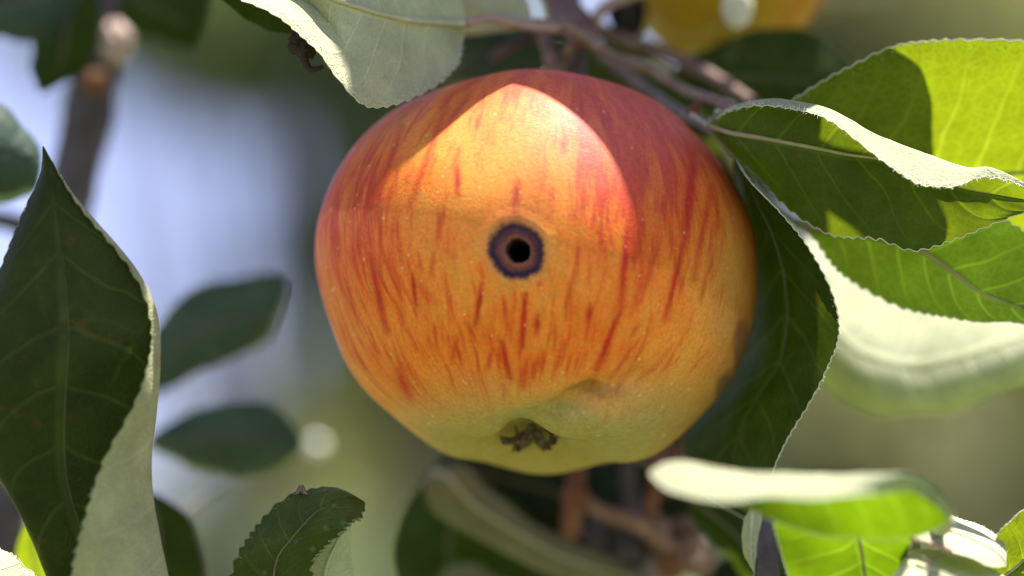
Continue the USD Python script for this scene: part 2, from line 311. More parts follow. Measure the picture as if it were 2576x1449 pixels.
hz = np.tan(np.radians(rise)) * 60 * np.clip((HD_ - 22) / 45, 0, 1) ** 1.3 * np.clip(1.6 - HD_ / 150, 0.6, 1.1) + 1.4 * (meshkit.fbm(np.stack([HD_ * np.sin(HA) * .12, HD_ * np.cos(HA) * .12, 0 * HA], -1), 4, 12) - .5) * np.clip((HD_ - 22) / 20, 0, 1) - 0.4
hm = usdkit.mesh(stage, '/World/hill', (np.stack([HD_ * np.sin(HA), HD_ * np.cos(HA), hz], -1).reshape(-1, 3), quads(141, 65)), mat('hill', {
    "g": ("geometry", {}), "n": ("noise_texture", {"scale": 0.16, "detail": 5.0, "roughness": 0.6}), "n2": ("noise_texture", {"scale": 3.0, "detail": 4.0}),
    "r": ("rgb_ramp", {"ramp": [(0.32, (0.032, 0.042, 0.02)), (0.48, (0.056, 0.066, 0.03)), (0.58, (0.075, 0.09, 0.04)), (0.72, (0.105, 0.112, 0.055))]}), "bp": ("bump", {"strength": 0.8, "distance": 0.3}), "p": ("principled_bsdf", {"roughness": 0.95, "specular_ior_level": 0.1})},
    [("g.position", "n.vector"), ("g.position", "n2.vector"), ("n.fac", "r.fac"), ("r.color", "p.base_color"), ("n2.fac", "bp.height"), ("bp.normal", "p.normal")], "p.BSDF"), smooth=True)
tag(hm.GetPrim(), kind='structure')

# ---------------------------------------------------------------- background trees, far out of focus
def direction(px, py):
    d = FWD * DIST + RIGHT * (px - 1288) * SPAN / 2576 + UP * (724.5 - py) * SPAN / 2576
    return d / np.linalg.norm(d)

def crown_material(name, c, t):
    return mat(name, {"g": ("geometry", {}), "n": ("noise_texture", {"scale": 1.3, "detail": 4.0}), "r": ("map_range", {"from_min": 0.3, "from_max": 0.7, "to_min": 0.6, "to_max": 1.4, "clamp": True}),
                      "m": ("mix_color", {"blend_type": "multiply", "fac": 1.0, "a": c, "use_clamp": False}), "d": ("principled_bsdf", {"roughness": 0.6, "specular_ior_level": 0.3}), "t": ("translucent_bsdf", {"color": t}), "mx": ("mix_closure", {"fac": 0.5})},
               [("g.position", "n.vector"), ("n.fac", "r.value"), ("r.result", "m.b"), ("m.result", "d.base_color"), ("d.BSDF", "mx.closure1"), ("t.BSDF", "mx.closure2")], "mx.closure")
CROWN = {'olive': crown_material('crown_olive', (0.26, 0.26, 0.10), (0.42, 0.44, 0.11)), 'deep': crown_material('crown_deep', (0.08, 0.11, 0.06), (0.12, 0.18, 0.06)),
         'light': crown_material('crown_light', (0.32, 0.34, 0.10), (0.5, 0.55, 0.08)), 'brown': crown_material('crown_brown', (0.25, 0.24, 0.13), (0.32, 0.33, 0.12)), 'grey': crown_material('crown_grey', (0.2, 0.24, 0.13), (0.3, 0.36, 0.14))}

def background_tree(label, px, py, dist, rx, rz, n, kind, seed, leaf=0.08, clumps=48, category='tree', name='background_tree', group=None):
    """A tree whose crown's centre stands behind the point (px, py) of the photograph, dist metres away; rx, rz: the crown's half width and half height."""
    r = np.random.default_rng(seed)
    c = eye + direction(px, py) * dist
    base = np.array([c[0], c[1], 0.0])
    path = thing(name, label, category, group, loc=base)
    h = c[2]
    cl = r.normal(0, 1, (clumps, 3)); cl /= np.linalg.norm(cl, axis=1, keepdims=True); cl *= r.uniform(0.25, 0.95, (clumps, 1)) ** 0.6
    cl = cl * [rx, rx, rz]; size = r.uniform(0.22, 0.5, clumps) * min(rx, rz)
    k = r.integers(0, clumps, n)
    pts = cl[k] + r.normal(0, 0.55, (n, 3)) * size[k][:, None]
    a = r.normal(0, 1, (n, 3)); a /= np.linalg.norm(a, axis=1, keepdims=True)
    b = np.cross(a, r.normal(0, 1, (n, 3))); b /= np.linalg.norm(b, axis=1, keepdims=True)
    s = leaf * r.uniform(0.6, 1.3, (n, 1))
    nn = np.cross(a, b)
    V = np.stack([pts - a * s, pts + b * s * 0.5 + nn * s * 0.12, pts + a * s, pts - b * s * 0.5 + nn * s * 0.12], 1).reshape(-1, 3) + [0, 0, h]
    i = np.arange(n)[:, None] * 4
    F = np.vstack([i + [0, 1, 2], i + [0, 2, 3]])
    g = usdkit.mesh(stage, path + '/crown', (V, F), CROWN[kind]); tag(g.GetPrim(), kind='stuff')
    stems = [tube(np.array([[0, 0, -0.05], [0.06 * rx, 0.03, h * 0.45], [0.0, 0, h]]), 0.05 * rx + 0.03, 0.025, n=16, sides=8)]
    for j in range(min(9, clumps)):
        z0 = h * 0.35 + 0.4 * h * j / 9
        stems.append(tube(np.array([[0, 0, z0], cl[j] * 0.5 + [0, 0, (z0 + h + cl[j][2]) * 0.5], cl[j] + [0, 0, h]]), 0.03, 0.008, n=10, sides=6))
    tv, tf = join(stems)
    usdkit.mesh(stage, path + '/trunk', (tv, tf), M['old_wood'], smooth=True)
    return path

#BACKGROUND
BT = [
 ("grey green tree right behind the apple's upper left side", 1060, 430, 10.0, 0.36, 0.85, 3600, 'grey', 21),
 ("sunlit olive tree below the apple in the far background", 1010, 1330, 13.0, 0.75, 0.6, 3200, 'olive', 22),
 ("grey green bush low in the left background", 560, 1640, 12.0, 0.7, 0.5, 2600, 'grey', 23),
 ("brownish tree behind the upper right leaves", 2100, 20, 12.0, 0.6, 0.6, 3000, 'brown', 24),
 ("light green tree at the far right background", 2640, 20, 13.0, 0.55, 0.7, 3200, 'light', 25),
 ("shaded brownish tree behind the lower right leaves", 2180, 1130, 11.0, 0.4, 0.4, 2600, 'brown', 26),
 ("bright olive tree at the right edge behind the white leaf", 2640, 990, 13.0, 0.45, 0.6, 3000, 'light', 27),
 ("thin pale tree above the lavender gap of sky", 640, -60, 10.0, 0.8, 0.36, 3600, 'grey', 29),
]
for label, px, py, dist, rx, rz, n, kind, seed in BT:
    background_tree(label, px, py, dist, rx, rz, n, kind, seed)

# ---------------------------------------------------------------- the apple
def noise3(p, seed=0): return meshkit.noise(p, seed)
CEN = P(1350, 690, 0)
AXIS = np.array([0.03, 0.955, -0.285]); AXIS /= np.linalg.norm(AXIS)        # towards the stalk
E1 = np.cross(AXIS, [0, 0, 1.0]); E1 /= np.linalg.norm(E1); E2 = np.cross(E1, AXIS)
SIL = np.array([(1250, 180), (1400, 177), (1550, 207), (1700, 290), (1800, 390), (1870, 510), (1905, 640), (1903, 760), (1880, 870), (1828, 970), (1765, 1050), (1690, 1112), (1600, 1157), (1480, 1182), (1350, 1188), (1210, 1172), (1100, 1128), (1000, 1062), (920, 982), (866, 895), (826, 800), (800, 705), (795, 615), (810, 520), (850, 425), (910, 345), (990, 277), (1110, 222)], float)

def apple_radius(d, lobes=True):
    ca = np.clip(d @ AXIS, -1, 1); ph = np.arccos(ca); th = np.arctan2(d @ E2, d @ E1)
    r = 3.55 * (1 + 0.035 * np.sin(ph) ** 2 + 0.02 * np.cos(ph))
    r = r - 1.3 * np.exp(-(ph / 0.34) ** 2)
    r = r - 0.75 * np.exp(-((np.pi - ph) / 0.33) ** 2) + 0.13 * np.exp(-((np.pi - ph - 0.55) / 0.25) ** 2)
    r = r + 0.07 * np.cos(5 * th + 0.6) * np.exp(-((np.pi - ph - 0.45) / 0.4) ** 2)
    return r, ph, th

# the apple's outline is lopsided: its width is measured in 28 directions
A = np.linspace(0, 2 * np.pi, 721)
sp = np.array([P(x, y, 0) for x, y in SIL]) - CEN
sa, sr = np.arctan2(sp[:, 1], sp[:, 0]) % (2 * np.pi), np.hypot(sp[:, 0], sp[:, 1])
o = np.argsort(sa); target = CubicSpline(np.r_[sa[o], sa[o][0] + 2 * np.pi], np.r_[sr[o], sr[o][0]], bc_type='periodic')
fib = np.arange(60000) + 0.5; zz = 1 - 2 * fib / 60000; tt = fib * np.pi * (1 + 5 ** 0.5)
fd = np.stack([np.sqrt(1 - zz ** 2) * np.cos(tt), np.sqrt(1 - zz ** 2) * np.sin(tt), zz], 1)
fr, _, _ = apple_radius(fd); fp = fd * fr[:, None] + CEN
k = DIST / (DIST - fp[:, 2]); fp = fp * [1, 1, 0] * k[:, None] - CEN * [1, 1, 0]
bins = ((np.arctan2(fp[:, 1], fp[:, 0]) % (2 * np.pi)) / (2 * np.pi) * 120).astype(int) % 120
act = np.array([np.hypot(fp[bins == b, 0], fp[bins == b, 1]).max() for b in range(120)])
ba = (np.arange(120) + 0.5) / 120 * 2 * np.pi
ratio = target(np.where(ba < sa[o][0], ba + 2 * np.pi, ba)) / act
ft = np.fft.rfft(ratio); ft[10:] = 0; ratio = np.fft.irfft(ft, 120)
def outline_scale(x, y):
    a = np.arctan2(y, x) % (2 * np.pi)
    s = ft[0].real / 120 + sum(2 / 120 * (ft[q] * np.exp(1j * q * (a - ba[0]))).real for q in range(1, 10))
    w = np.clip(np.hypot(x, y) / 1.5, 0, 1)
    return 1 + (s - 1) * w

def pix(p):
    k = DIST / (DIST - p[..., 2]) * 2576 / SPAN
    return np.stack([p[..., 0] * k + 1288, 724.5 - p[..., 1] * k], -1)

HOLE = P(1303, 633, 3.42) - CEN; HD = HOLE / np.linalg.norm(HOLE)
H1 = np.cross([0, 1.0, 0], HD); H1 /= np.linalg.norm(H1); H2 = np.cross(HD, H1)
SEG = 760
ang = np.r_[np.linspace(0, 0.10, 26), np.linspace(0.10, 0.22, 30)[1:], np.linspace(0.22, 1.75, 330)[1:], np.linspace(1.75, np.pi - 1e-3, 70)[1:]]
az = np.linspace(0, 2 * np.pi, SEG, endpoint=False)
AN, AZ = np.meshgrid(ang, az, indexing='ij')
dirs = np.cos(AN)[..., None] * HD + np.sin(AN)[..., None] * (np.cos(AZ)[..., None] * H1 + np.sin(AZ)[..., None] * H2)
rad, PH, TH = apple_radius(dirs)
rad = rad + 0.035 * (meshkit.fbm(dirs * 2.2 + 5, 3, 4) - 0.5) + 0.006 * (meshkit.fbm(dirs * 14 + 5, 2, 9) - 0.5)
pos = dirs * rad[..., None]
pos[..., :2] *= outline_scale(pos[..., 0], pos[..., 1])[..., None]
pos = pos + CEN
uvp = pix(pos)
front = np.clip(dirs[..., 2] * 4 + 0.3, 0, 1)

def seg_dist(q, a, b):
    a, b = np.array(a, float), np.array(b, float); ab = b - a
    t = np.clip(((q - a) @ ab) / (ab @ ab), 0, 1)
    return np.linalg.norm(q - a - t[..., None] * ab, axis=-1), t

# the crease low on the right and the swollen lobe under it
def crease(q):
    out = 0
    for a, b, w, dep in (((1610, 945), (1490, 990), 28, 0.12), ((1490, 990), (1400, 1038), 32, 0.28), ((1400, 1038), (1290, 1085), 40, 0.22)):
        d, _ = seg_dist(q, a, b); out = np.maximum(out, dep * np.exp(-(d / w) ** 2))
    return out
lobe = 0.12 * np.exp(-(((uvp[..., 0] - 1560) / 120) ** 2 + ((uvp[..., 1] - 1060) / 50) ** 2)) * front
pos = pos + dirs * (lobe - crease(uvp) * front)[..., None]
# the wormhole: a sunken ring, a raised lip, then a tunnel
RC = np.sin(AN) * np.linalg.norm(HOLE) * 1.20 * (1 + 0.045 * np.sin(2 * AZ + .4) + 0.028 * np.sin(5 * AZ + 2) + 0.016 * np.sin(11 * AZ) + 0.01 * np.sin(23 * AZ + 1))
RCs = RC + 0.035 * np.clip(1 - RC / 0.5, 0, 1) * np.cos(AZ + 0.1)
dep = np.interp(RC, [0, 0.15, 0.195, 0.22, 0.26, 0.31, 0.35, 0.41, 0.46, 0.52, 0.62, 0.78], [-1.15, -1.10, -0.16, -0.055, -0.035, -0.06, -0.085, -0.075, -0.04, 0.0, 0.012, 0.0])
dep = dep * (1 + 0.12 * np.sin(3 * AZ + 1) * np.clip(RC / 0.2, 0, 1)) + 0.012 * (meshkit.noise(dirs * 60, 5) - 0.5) * (RC < 0.5)
pos = pos + HD * dep[..., None]
pos = pos + H1 * (0.06 * np.clip(1 - RC / 0.36, 0, 1))[..., None]

# colour of the skin: yellow ground, orange flush, red streaks along the meridians, green towards the eye of the fruit
px_, py_ = uvp[..., 0], uvp[..., 1]
def blob(x, y, sx, sy): return np.exp(-(((px_ - x) / sx) ** 2 + ((py_ - y) / sy) ** 2))
cyl = np.stack([np.cos(TH), np.sin(TH)], -1)
def streak(fr, along, seed, warp=0.25):
    wp = warp * (meshkit.noise(np.stack([cyl[..., 0] * 6, cyl[..., 1] * 6, PH * 5], -1), seed + 90) - 0.5)
    t2 = TH + wp * 0.25
    ph2 = PH + 0.8 * (meshkit.noise(np.stack([cyl[..., 0] * 5, cyl[..., 1] * 5, 0 * PH + seed], -1), seed + 40) - 0.5) + 0.35 * (meshkit.noise(np.stack([cyl[..., 0] * 21, cyl[..., 1] * 21, 0 * PH + seed], -1), seed + 60) - 0.5)
    return meshkit.noise(np.stack([np.cos(t2) * fr + 0.31 * ph2, np.sin(t2) * fr - 0.43 * ph2, ph2 * along + seed], -1), seed)
s1 = 0.35 * streak(13, 2.4, 1) + 0.35 * streak(27, 5.0, 2) + 0.30 * streak(46, 9.0, 12)
ROT = np.array([[.36, .48, -.8], [-.8, .6, 0], [.48, .64, .6]])
mott2 = meshkit.fbm((dirs @ ROT) * 7 + 3, 4, 16)
s2 = 0.5 * streak(60, 7, 3) + 0.5 * streak(110, 14, 4)
mott = meshkit.fbm((dirs @ np.array([[.36, .48, -.8], [-.8, .6, 0], [.48, .64, .6]])) * 26, 4, 6); fleck = meshkit.noise(dirs * 120, 7)
cover = 0.34 + 0.55 * blob(1650, 330, 330, 260) + 0.30 * blob(1350, 200, 520, 90) + 0.38 * blob(880, 480, 170, 330) + 0.22 * blob(1290, 900, 300, 130) + 0.18 * blob(1560, 640, 130, 260) \
    - 0.22 * blob(1240, 430, 250, 110) - 0.16 * blob(1800, 800, 130, 260) - 0.35 * blob(1650, 1040, 260, 90) + 0.12 * blob(1500, 1035, 90, 40)
back = 1 - front
cover = cover * front + back * (0.45 + 0.3 * meshkit.fbm(dirs * 2 + 9, 2, 8))
cover = cover * np.clip((np.pi - PH - 0.35) / 0.45, 0, 1)
def sstep(a, b, x): t = np.clip((x - a) / (b - a), 0, 1); return t * t * (3 - 2 * t)
red = 0.68 * sstep(0.73, 1.0, s1 * 0.78 + s2 * 0.24 + mott * 0.14 + 0.38 * cover)
blush = 0.72 * sstep(0.24, 0.60, cover * 0.62 + (s2 - 0.5) * 0.30 + (s1 - 0.5) * 0.2 + (fleck - 0.5) * 0.22 + (mott - 0.5) * 0.3) * np.clip(cover * 1.6, 0, 1)
red = np.maximum(red, 0.5 * sstep(0.66, 0.86, s2 * 0.8 + (fleck - 0.5) * 0.35 + (mott - 0.5) * 0.4 + 0.10 * cover) * np.clip(0.25 + cover, 0, 1))
STROKES = [((1490, 240), (1560, 385), 12, 1), ((1528, 285), (1538, 360), 12, 1), ((1455, 215), (1470, 330), 9, .8), ((1420, 345), (1415, 385), 8, .7), ((1150, 420), (1152, 490), 9, .8), ((1302, 460), (1296, 530), 12, .8), ((1212, 715), (1196, 815), 8, .9), ((1322, 740), (1313, 870), 8, 1),
           ((1352, 795), (1350, 835), 9, .8), ((930, 640), (972, 835), 10, .8), ((1037, 690), (1046, 765), 7, .9), ((1585, 520), (1560, 790), 10, .8), ((1565, 770), (1500, 930), 9, .9), ((1745, 380), (1725, 600), 14, .9), ((1725, 590), (1675, 800), 9, .8), ((1790, 470), (1745, 700), 10, .6), ((1262, 860), (1282, 950), 9, .9), ((1485, 770), (1478, 810), 10, .8),
           ((1240, 880), (1225, 930), 8, .6), ((1000, 930), (1030, 1000), 14, .7), ((1150, 850), (1135, 910), 7, .5), ((1120, 270), (1030, 520), 10, .6), ((1010, 320), (950, 500), 10, .6), ((1180, 240), (1110, 330), 12, .6), ((1620, 250), (1690, 420), 12, .6), ((1660, 600), (1610, 760), 8, .5), ((1800, 620), (1760, 760), 7, .5), ((1345, 600), (1345, 640), 4, 0), ((905, 610), (903, 625), 9, .7), ((1090, 640), (1086, 690), 7, .5), ((1420, 860), (1390, 950), 9, .5), ((1590, 870), (1540, 960), 7, .5), ((1690, 870), (1620, 960), 7, .4)]
for a, b, w, k in STROKES:
    d, t = seg_dist(uvp + 7 * (np.stack([mott, fleck], -1) - 0.5), a, b)
    red = np.maximum(red, k * front * np.exp(-(d / w) ** 2) * (0.8 + 0.5 * s2) * (0.75 + 0.5 * np.sin(np.pi * np.clip(t, 0.05, 0.95))))
red = np.clip(red, 0, 1)
yellow = np.array([0.70, 0.275, 0.030]); orange = np.array([0.66, 0.125, 0.008]); redc = np.array([0.42, 0.022, 0.003]); crimson = np.array([0.40, 0.014, 0.016]); green = np.array([0.32, 0.245, 0.070])
rose = np.array([0.54, 0.066, 0.026])
flush = np.clip(sstep(0.0, 0.85, cover * 0.9 + 0.06 + 0.5 * (mott2 - 0.5) + (s1 - 0.5) * 0.5 + (mott - 0.5) * 0.5), 0, 1)[..., None]
colr = yellow * (1 - flush) + orange * flush
blush = (blush * (0.25 + 0.75 * np.clip(blob(1620, 340, 330, 250) * front + blob(870, 430, 160, 300) * front * .6 + back * .5, 0, 1)))[..., None]
colr = colr * (1 - blush) + rose * blush
gfac = np.clip(sstep(0.92, 0.42, np.pi - PH) * 0.95 + 0.6 * blob(1700, 1020, 170, 95) * front + 0.45 * blob(1840, 780, 70, 250) * front + 0.5 * blob(1400, 1060, 130, 26) * front + 0.3 * (mott - 0.5), 0, 1)[..., None]
colr = colr * (1 - gfac) + green * gfac
crim = np.clip(blob(1620, 320, 330, 240) * front + 0.25, 0, 1)[..., None]
rc = redc * (1 - crim) + crimson * crim
rr = (red * (1 - 0.55 * gfac[..., 0]))[..., None] * 0.92
colr = colr * (1 - rr) + rc * rr
colr = colr * (0.80 + 0.40 * mott)[..., None] * (0.93 + 0.14 * fleck)[..., None]
lit_tint = (0.22 * blob(1420, 330, 300, 170) * front)[..., None]  # peachy look of the sunlit arch, painted into the skin colour
colr = colr * (1 - lit_tint) + np.array([0.70, 0.36, 0.27]) * lit_tint
# pale lenticels, small brown flecks, corky scabbing on the right, painted crease shading
r2 = np.random.default_rng(5)
for _ in range(220):
    x, y = r2.uniform(820, 1900), r2.uniform(190, 1150); w = r2.uniform(1.8, 3.4)
    box = (np.abs(px_ - x) < 14) & (np.abs(py_ - y) < 14) & (front > 0.2)
    if box.any():
        g_ = np.exp(-(((px_[box] - x) ** 2 + (py_[box] - y) ** 2) / w ** 2))[:, None]
        tone = np.array([0.85, 0.6, 0.3]) if r2.random() < 0.6 else np.array([0.25, 0.09, 0.03])
        colr[box] = colr[box] * (1 - 0.4 * g_) + tone * 0.4 * g_
scab_fold = np.clip(sstep(0.25, 0.7, blob(1868, 880, 26, 90) + blob(1822, 985, 26, 50) + 0.5 * (mott - 0.5)), 0, 1) * front
scab_fold = np.maximum(scab_fold, 0.6 * sstep(0.3, 0.8, blob(1490, 988, 95, 26) + 0.5 * (mott - 0.5)) * front)[..., None]  # olive-brown fold shading painted along the crease
colr = colr * (1 - 0.7 * scab_fold) + np.array([0.13, 0.075, 0.035]) * (0.7 + 0.6 * fleck)[..., None] * 0.7 * scab_fold
# round the wormhole
halo = (sstep(0.86, 0.56, RC + 0.30 * (mott - 0.5) + 0.2 * (s2 - 0.5)))[..., None] * 0.4
colr = colr * (1 - halo) + np.array([0.52, 0.26, 0.045]) * halo
ringc = np.stack([np.interp(RC, [0, 0.17, 0.205, 0.25, 0.31, 0.345, 0.38, 0.44, 0.475, 0.53], c) for c in ([.010, .015, .06, .19, .18, .14, .06, .024, .035, .12], [.004, .006, .02, .060, .052, .038, .016, .009, .014, .04], [.003, .005, .015, .034, .03, .027, .026, .030, .026, .02])], -1)
rf = sstep(0.60, 0.45, RC + 0.09 * (mott - 0.5) + 0.05 * (fleck - 0.5))[..., None]
colr = colr * (1 - rf) + ringc * (0.75 + 0.5 * mott)[..., None] * rf
rot = 0.5 * blob(1300, 545, 70, 45)[..., None] * front[..., None] * (1 - rf)
colr = colr * (1 - rot) + np.array([0.38, 0.10, 0.035]) * rot
colr = np.clip(colr, 0.002, 0.95)

skin_nodes = {"a": ("attribute", {"attribute": "col"}), "g": ("geometry", {}), "n": ("noise_texture", {"scale": 1500.0, "detail": 4.0, "roughness": 0.7}), "n2": ("noise_texture", {"scale": 420.0, "detail": 3.0}),
              "r": ("map_range", {"from_min": 0.3, "from_max": 0.7, "to_min": 0.84, "to_max": 1.14, "clamp": True}), "m": ("mix_color", {"blend_type": "multiply", "fac": 1.0, "use_clamp": False}),
              "rg": ("map_range", {"from_min": 0.3, "from_max": 0.7, "to_min": 0.44, "to_max": 0.6, "clamp": True}), "bp": ("bump", {"strength": 0.28, "distance": 0.0004}),
              "p": ("principled_bsdf", {"specular_ior_level": 0.11, "subsurface_weight": 0.10, "subsurface_scale": 0.003, "subsurface_radius": (1.0, 0.45, 0.12), "coat_weight": 0.03, "coat_roughness": 0.35, "sheen_weight": 0.0, "sheen_roughness": 0.4})}
M['skin'] = mat('apple_skin', skin_nodes, [("a.color", "m.a"), ("g.position", "n.vector"), ("g.position", "n2.vector"), ("n.fac", "r.value"), ("r.result", "m.b"), ("m.result", "p.base_color"), ("n2.fac", "rg.value"), ("rg.result", "p.roughness"), ("n.fac", "bp.height"), ("bp.normal", "p.normal")], "p.BSDF")
M['rot'] = mat('apple_rot', {"a": ("attribute", {"attribute": "col"}), "g": ("geometry", {}), "n": ("noise_texture", {"scale": 2600.0, "detail": 4.0}), "bp": ("bump", {"strength": 0.6, "distance": 0.0004}), "p": ("principled_bsdf", {"roughness": 0.62, "specular_ior_level": 0.3})},
               [("a.color", "p.base_color"), ("g.position", "n.vector"), ("n.fac", "bp.height"), ("bp.normal", "p.normal")], "p.BSDF")
apple = thing('apple', 'striped red and yellow apple with a round wormhole in its side', 'apple', loc=None)
F_ = quads(len(ang), SEG, wrap=True)[:, ::-1]
ring_of = F_.min(1) // SEG
cut = int(np.searchsorted(ang * np.linalg.norm(HOLE), 0.5))
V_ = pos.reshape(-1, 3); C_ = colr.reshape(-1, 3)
tri = V_[F_]; outw = np.einsum('ij,ij->i', np.cross(tri[:, 1] - tri[:, 0], tri[:, 2] - tri[:, 0]), tri.mean(1) - CEN)
if np.median(outw) < 0: F_ = F_[:, ::-1]
def sub(mask):
    f = F_[mask]; keep = np.unique(f); idx = np.full(len(V_), -1); idx[keep] = np.arange(len(keep))
    return (V_[keep], idx[f]), C_[keep]
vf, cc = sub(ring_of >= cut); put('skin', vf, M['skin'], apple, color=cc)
vf, cc = sub(ring_of < cut); put('wormhole', vf, M['rot'], apple, color=cc, label='round brown wormhole with a dark sunken ring')
def surface_point(d):
    d = np.asarray(d, float); d = d / np.linalg.norm(d)
    p = d * apple_radius(d[None])[0][0]
    p[:2] *= outline_scale(p[0], p[1]); return p + CEN
# the eye of the fruit: five dry sepals round a dark pit
DOWN = -AXIS
for i in range(5):
    a = 2 * np.pi * i / 5 + 0.35
    e = np.cos(a) * E1 + np.sin(a) * E2; sd = np.cross(DOWN, e)
    b0 = surface_point(DOWN + 0.07 * e) ; pts = []
    n_, m_ = 14, 7
    for q in np.linspace(0, 1, n_):
        cpos = b0 + e * (0.04 + 0.27 * q + 0.08 * math.sin(6 * q + i)) + DOWN * (0.02 + 0.52 * q - 0.34 * q * q)
        wd = 0.17 * (1 - q) ** 0.7 * (0.4 + 1.2 * min(q * 3, 1) * 0.5) + 0.012
        for z in np.linspace(-1, 1, m_):
            pts.append(cpos + sd * wd * z + (DOWN - 0.4 * e) * (0.10 * z * z * (0.4 + q)) + rng.normal(0, 0.006, 3))
    put('sepal', (np.array(pts), quads(n_, m_)), M['sepal'], apple)
pit = surface_point(DOWN)
for i in range(11):
    a = rng.uniform(0, 2 * np.pi); e = np.cos(a) * E1 + np.sin(a) * E2
    put('stamen', tube([pit + e * 0.05, pit + e * 0.09 + DOWN * 0.13, pit + e * rng.uniform(.08, .2) + DOWN * rng.uniform(.2, .3)], 0.012, 0.008, n=8, sides=5), M['dried'], apple)
top = surface_point(AXIS)
put('stalk', tube([top - AXIS * 0.2, top + AXIS * 0.7, P(1420, 150, -2.6), P(1440, 118, -2.2)], 0.09, 0.12, n=24, sides=10, bumpy=0.08), M['twig'], apple)

# ---------------------------------------------------------------- the fruiting branch across the top right
branch = thing('apple_branch', 'thin brown fruiting twig running above the apple with its large leaves', 'branch')
put('twig', tube([P(1343, 56, -1.2), P(1445, 76, -1.6), P(1495, 112, -1.8), P(1563, 149, -2.0), P(1631, 172, -2.0), P(1698, 212, -1.8), P(1783, 246, -0.8), P(1850, 276, 0.2)], 0.08, 0.10, n=90, bumpy=0.16, seed=1, nodes=((0.42, 0.5, 0.05), (0.95, 0.4, 0.04))), M['twig'], branch)
put('twig', tube([P(1480, 60, -4.5), P(1560, 96, -4.5), P(1614, 114, -4.5), P(1682, 138, -4.5), P(1749, 168, -4.2), P(1860, 235, -3.4), P(1990, 330, -2)], 0.13, 0.10, n=50, bumpy=0.15, seed=2), M['brown_wood'], branch)
put('twig', tube([P(1500, 130, -3.2), P(1597, 203, -3.2), P(1665, 252, -3.0), P(1740, 296, -2.0), P(1800, 330, -0.6), P(1846, 384, 0.8)], 0.10, 0.09, n=50, bumpy=0.15, seed=3), M['grey_wood'], branch)
put('twig', tube([P(1470, 70, -3.0), P(1350, 88, -3.2), P(1260, 130, -3.4), P(1184, 172, -3.8)], 0.14, 0.10, n=40, bumpy=0.2, seed=4), M['old_wood'], branch)
put('twig', tube([P(1400, -140, -3.8), P(1412, 0, -3.4), P(1440, 60, -2.6), P(1480, 100, -2.0)], 0.42, 0.22, n=40, bumpy=0.25, seed=5), M['brown_wood'], branch)
put('fruit_spur', tube([P(1372, 85, -2.6), P(1384, 135, -2.4), P(1397, 190, -2.4)], 0.16, 0.12, n=24, bumpy=0.2, seed=6), M['brown_wood'], branch)
put('fruit_spur', tube([P(1462, 90, -3.2), P(1455, 140, -3.0), P(1450, 200, -3.0)], 0.2, 0.16, n=24, bumpy=0.2, seed=7), M['old_wood'], branch)
put('fruit_spur', tube([P(1440, 20, -3.4), P(1470, 46, -3.2), P(1492, 74, -3.0)], 0.16, 0.13, n=24, bumpy=0.2, seed=8), M['rust_wood'], branch)
put('fruit_spur', tube([P(1490, 70, -3.6), P(1505, 35, -3.6), P(1535, 8, -3.7), P(1590, -14, -3.8), P(1650, -30, -4)], 0.11, 0.10, n=30, bumpy=0.1, seed=9), M['petiole'], branch)
put('bud', tube([P(1742, 292, -0.6), P(1752, 268, -0.5), P(1758, 250, -0.4)], 0.12, 0.05, n=14, bumpy=0.2, seed=9), M['rust_wood'], branch)

LT = add_leaf(branch, 'pale grey green underside of a leaf with a white sunlit rolled edge above the apple', [
    [(1174, 58, .4)],
    [(1160, 105, .3), (1155, 95, .35), (1140, 60, .5), (1150, -10, .2)],
    [(1146, 165, .6), (1130, 145, .7), (1080, 61, .9), (1090, -90, .4)],
    [(1075, 224, 1.3), (1065, 198, 1.3), (1010, 55, 1.3), (1030, -130, .8)],
    [(935, 266, 2.2), (940, 232, 2.1), (930, 38, 1.7), (960, -170, 1)],
    [(846, 196, 2.65), (866, 178, 2.35), (857, 14, 2.0), (890, -190, 1.2)],
    [(789, 112, 2.8), (824, 100, 2.3), (790, -12, 2.1), (810, -200, 1.4)],
    [(712, 46, 2.8), (760, 28, 2.3), (715, -45, 2.1), (730, -190, 1.6)],
    [(610, 3, 2.7), (660, -18, 2.3), (620, -80, 2.1), (640, -160, 1.9)],
    [(500, -60, 2.3)]], (-1, -.8, 0, 1), 'leaf_pale', face='under', seed=3, midrib='petiole_green', rib_r=0.075, ripple=0.05, stalk=[(1213, 47, .1), (1263, 50, -.3), (1314, 62, -.8), (1400, 70, -1.4)], stalk_r=(0.1, 0.075), stalk_mat='petiole', fuzz=500, teeth=30, tooth=.05, nu=240, nv=56)
add_leaf(branch, 'dark leaf tucked behind the rolled white edge of the top leaf', [[(500, -60, 1.2)], [(600, 30, 1.0), (610, -30, 1.2), (640, -60, 1.3)], [(680, 74, 1.0), (700, 20, 1.2), (730, -20, 1.4)], [(748, 84, 1.2), (770, 50, 1.4), (790, 20, 1.6)], [(800, 85, 1.6)]], (-1, 0, 1), 'leaf_dark', rim=None, midrib='midrib_dark', seed=4, nu=120, nv=30)
LA = add_leaf(branch, 'bright yellow green backlit leaf with a curved shadow at the upper right', [
    [(1850, 300, .4)],
    [(1975, 262, .7), (2000, 340, .2), (1980, 420, -.3)],
    [(2130, 176, .9), (2150, 385, .0), (2120, 520, -.8)],
    [(2250, 120, 1.1), (2300, 425, -.1), (2280, 600, -1.1)],
    [(2400, 104, 1.15), (2450, 445, -.1), (2440, 650, -1.2)],
    [(2580, 108, 1.15), (2600, 440, .0), (2600, 640, -1.0)],
    [(2750, 190, 1.0), (2760, 420, .3), (2760, 560, -.5)],
    [(2900, 380, .6)]], (-1, 0, 1), 'leaf_bright', seed=5, fuzz=260, fuzz_len=0.06, nu=240, nv=60, teeth=30, stalk=[(1800, 280, .3)])
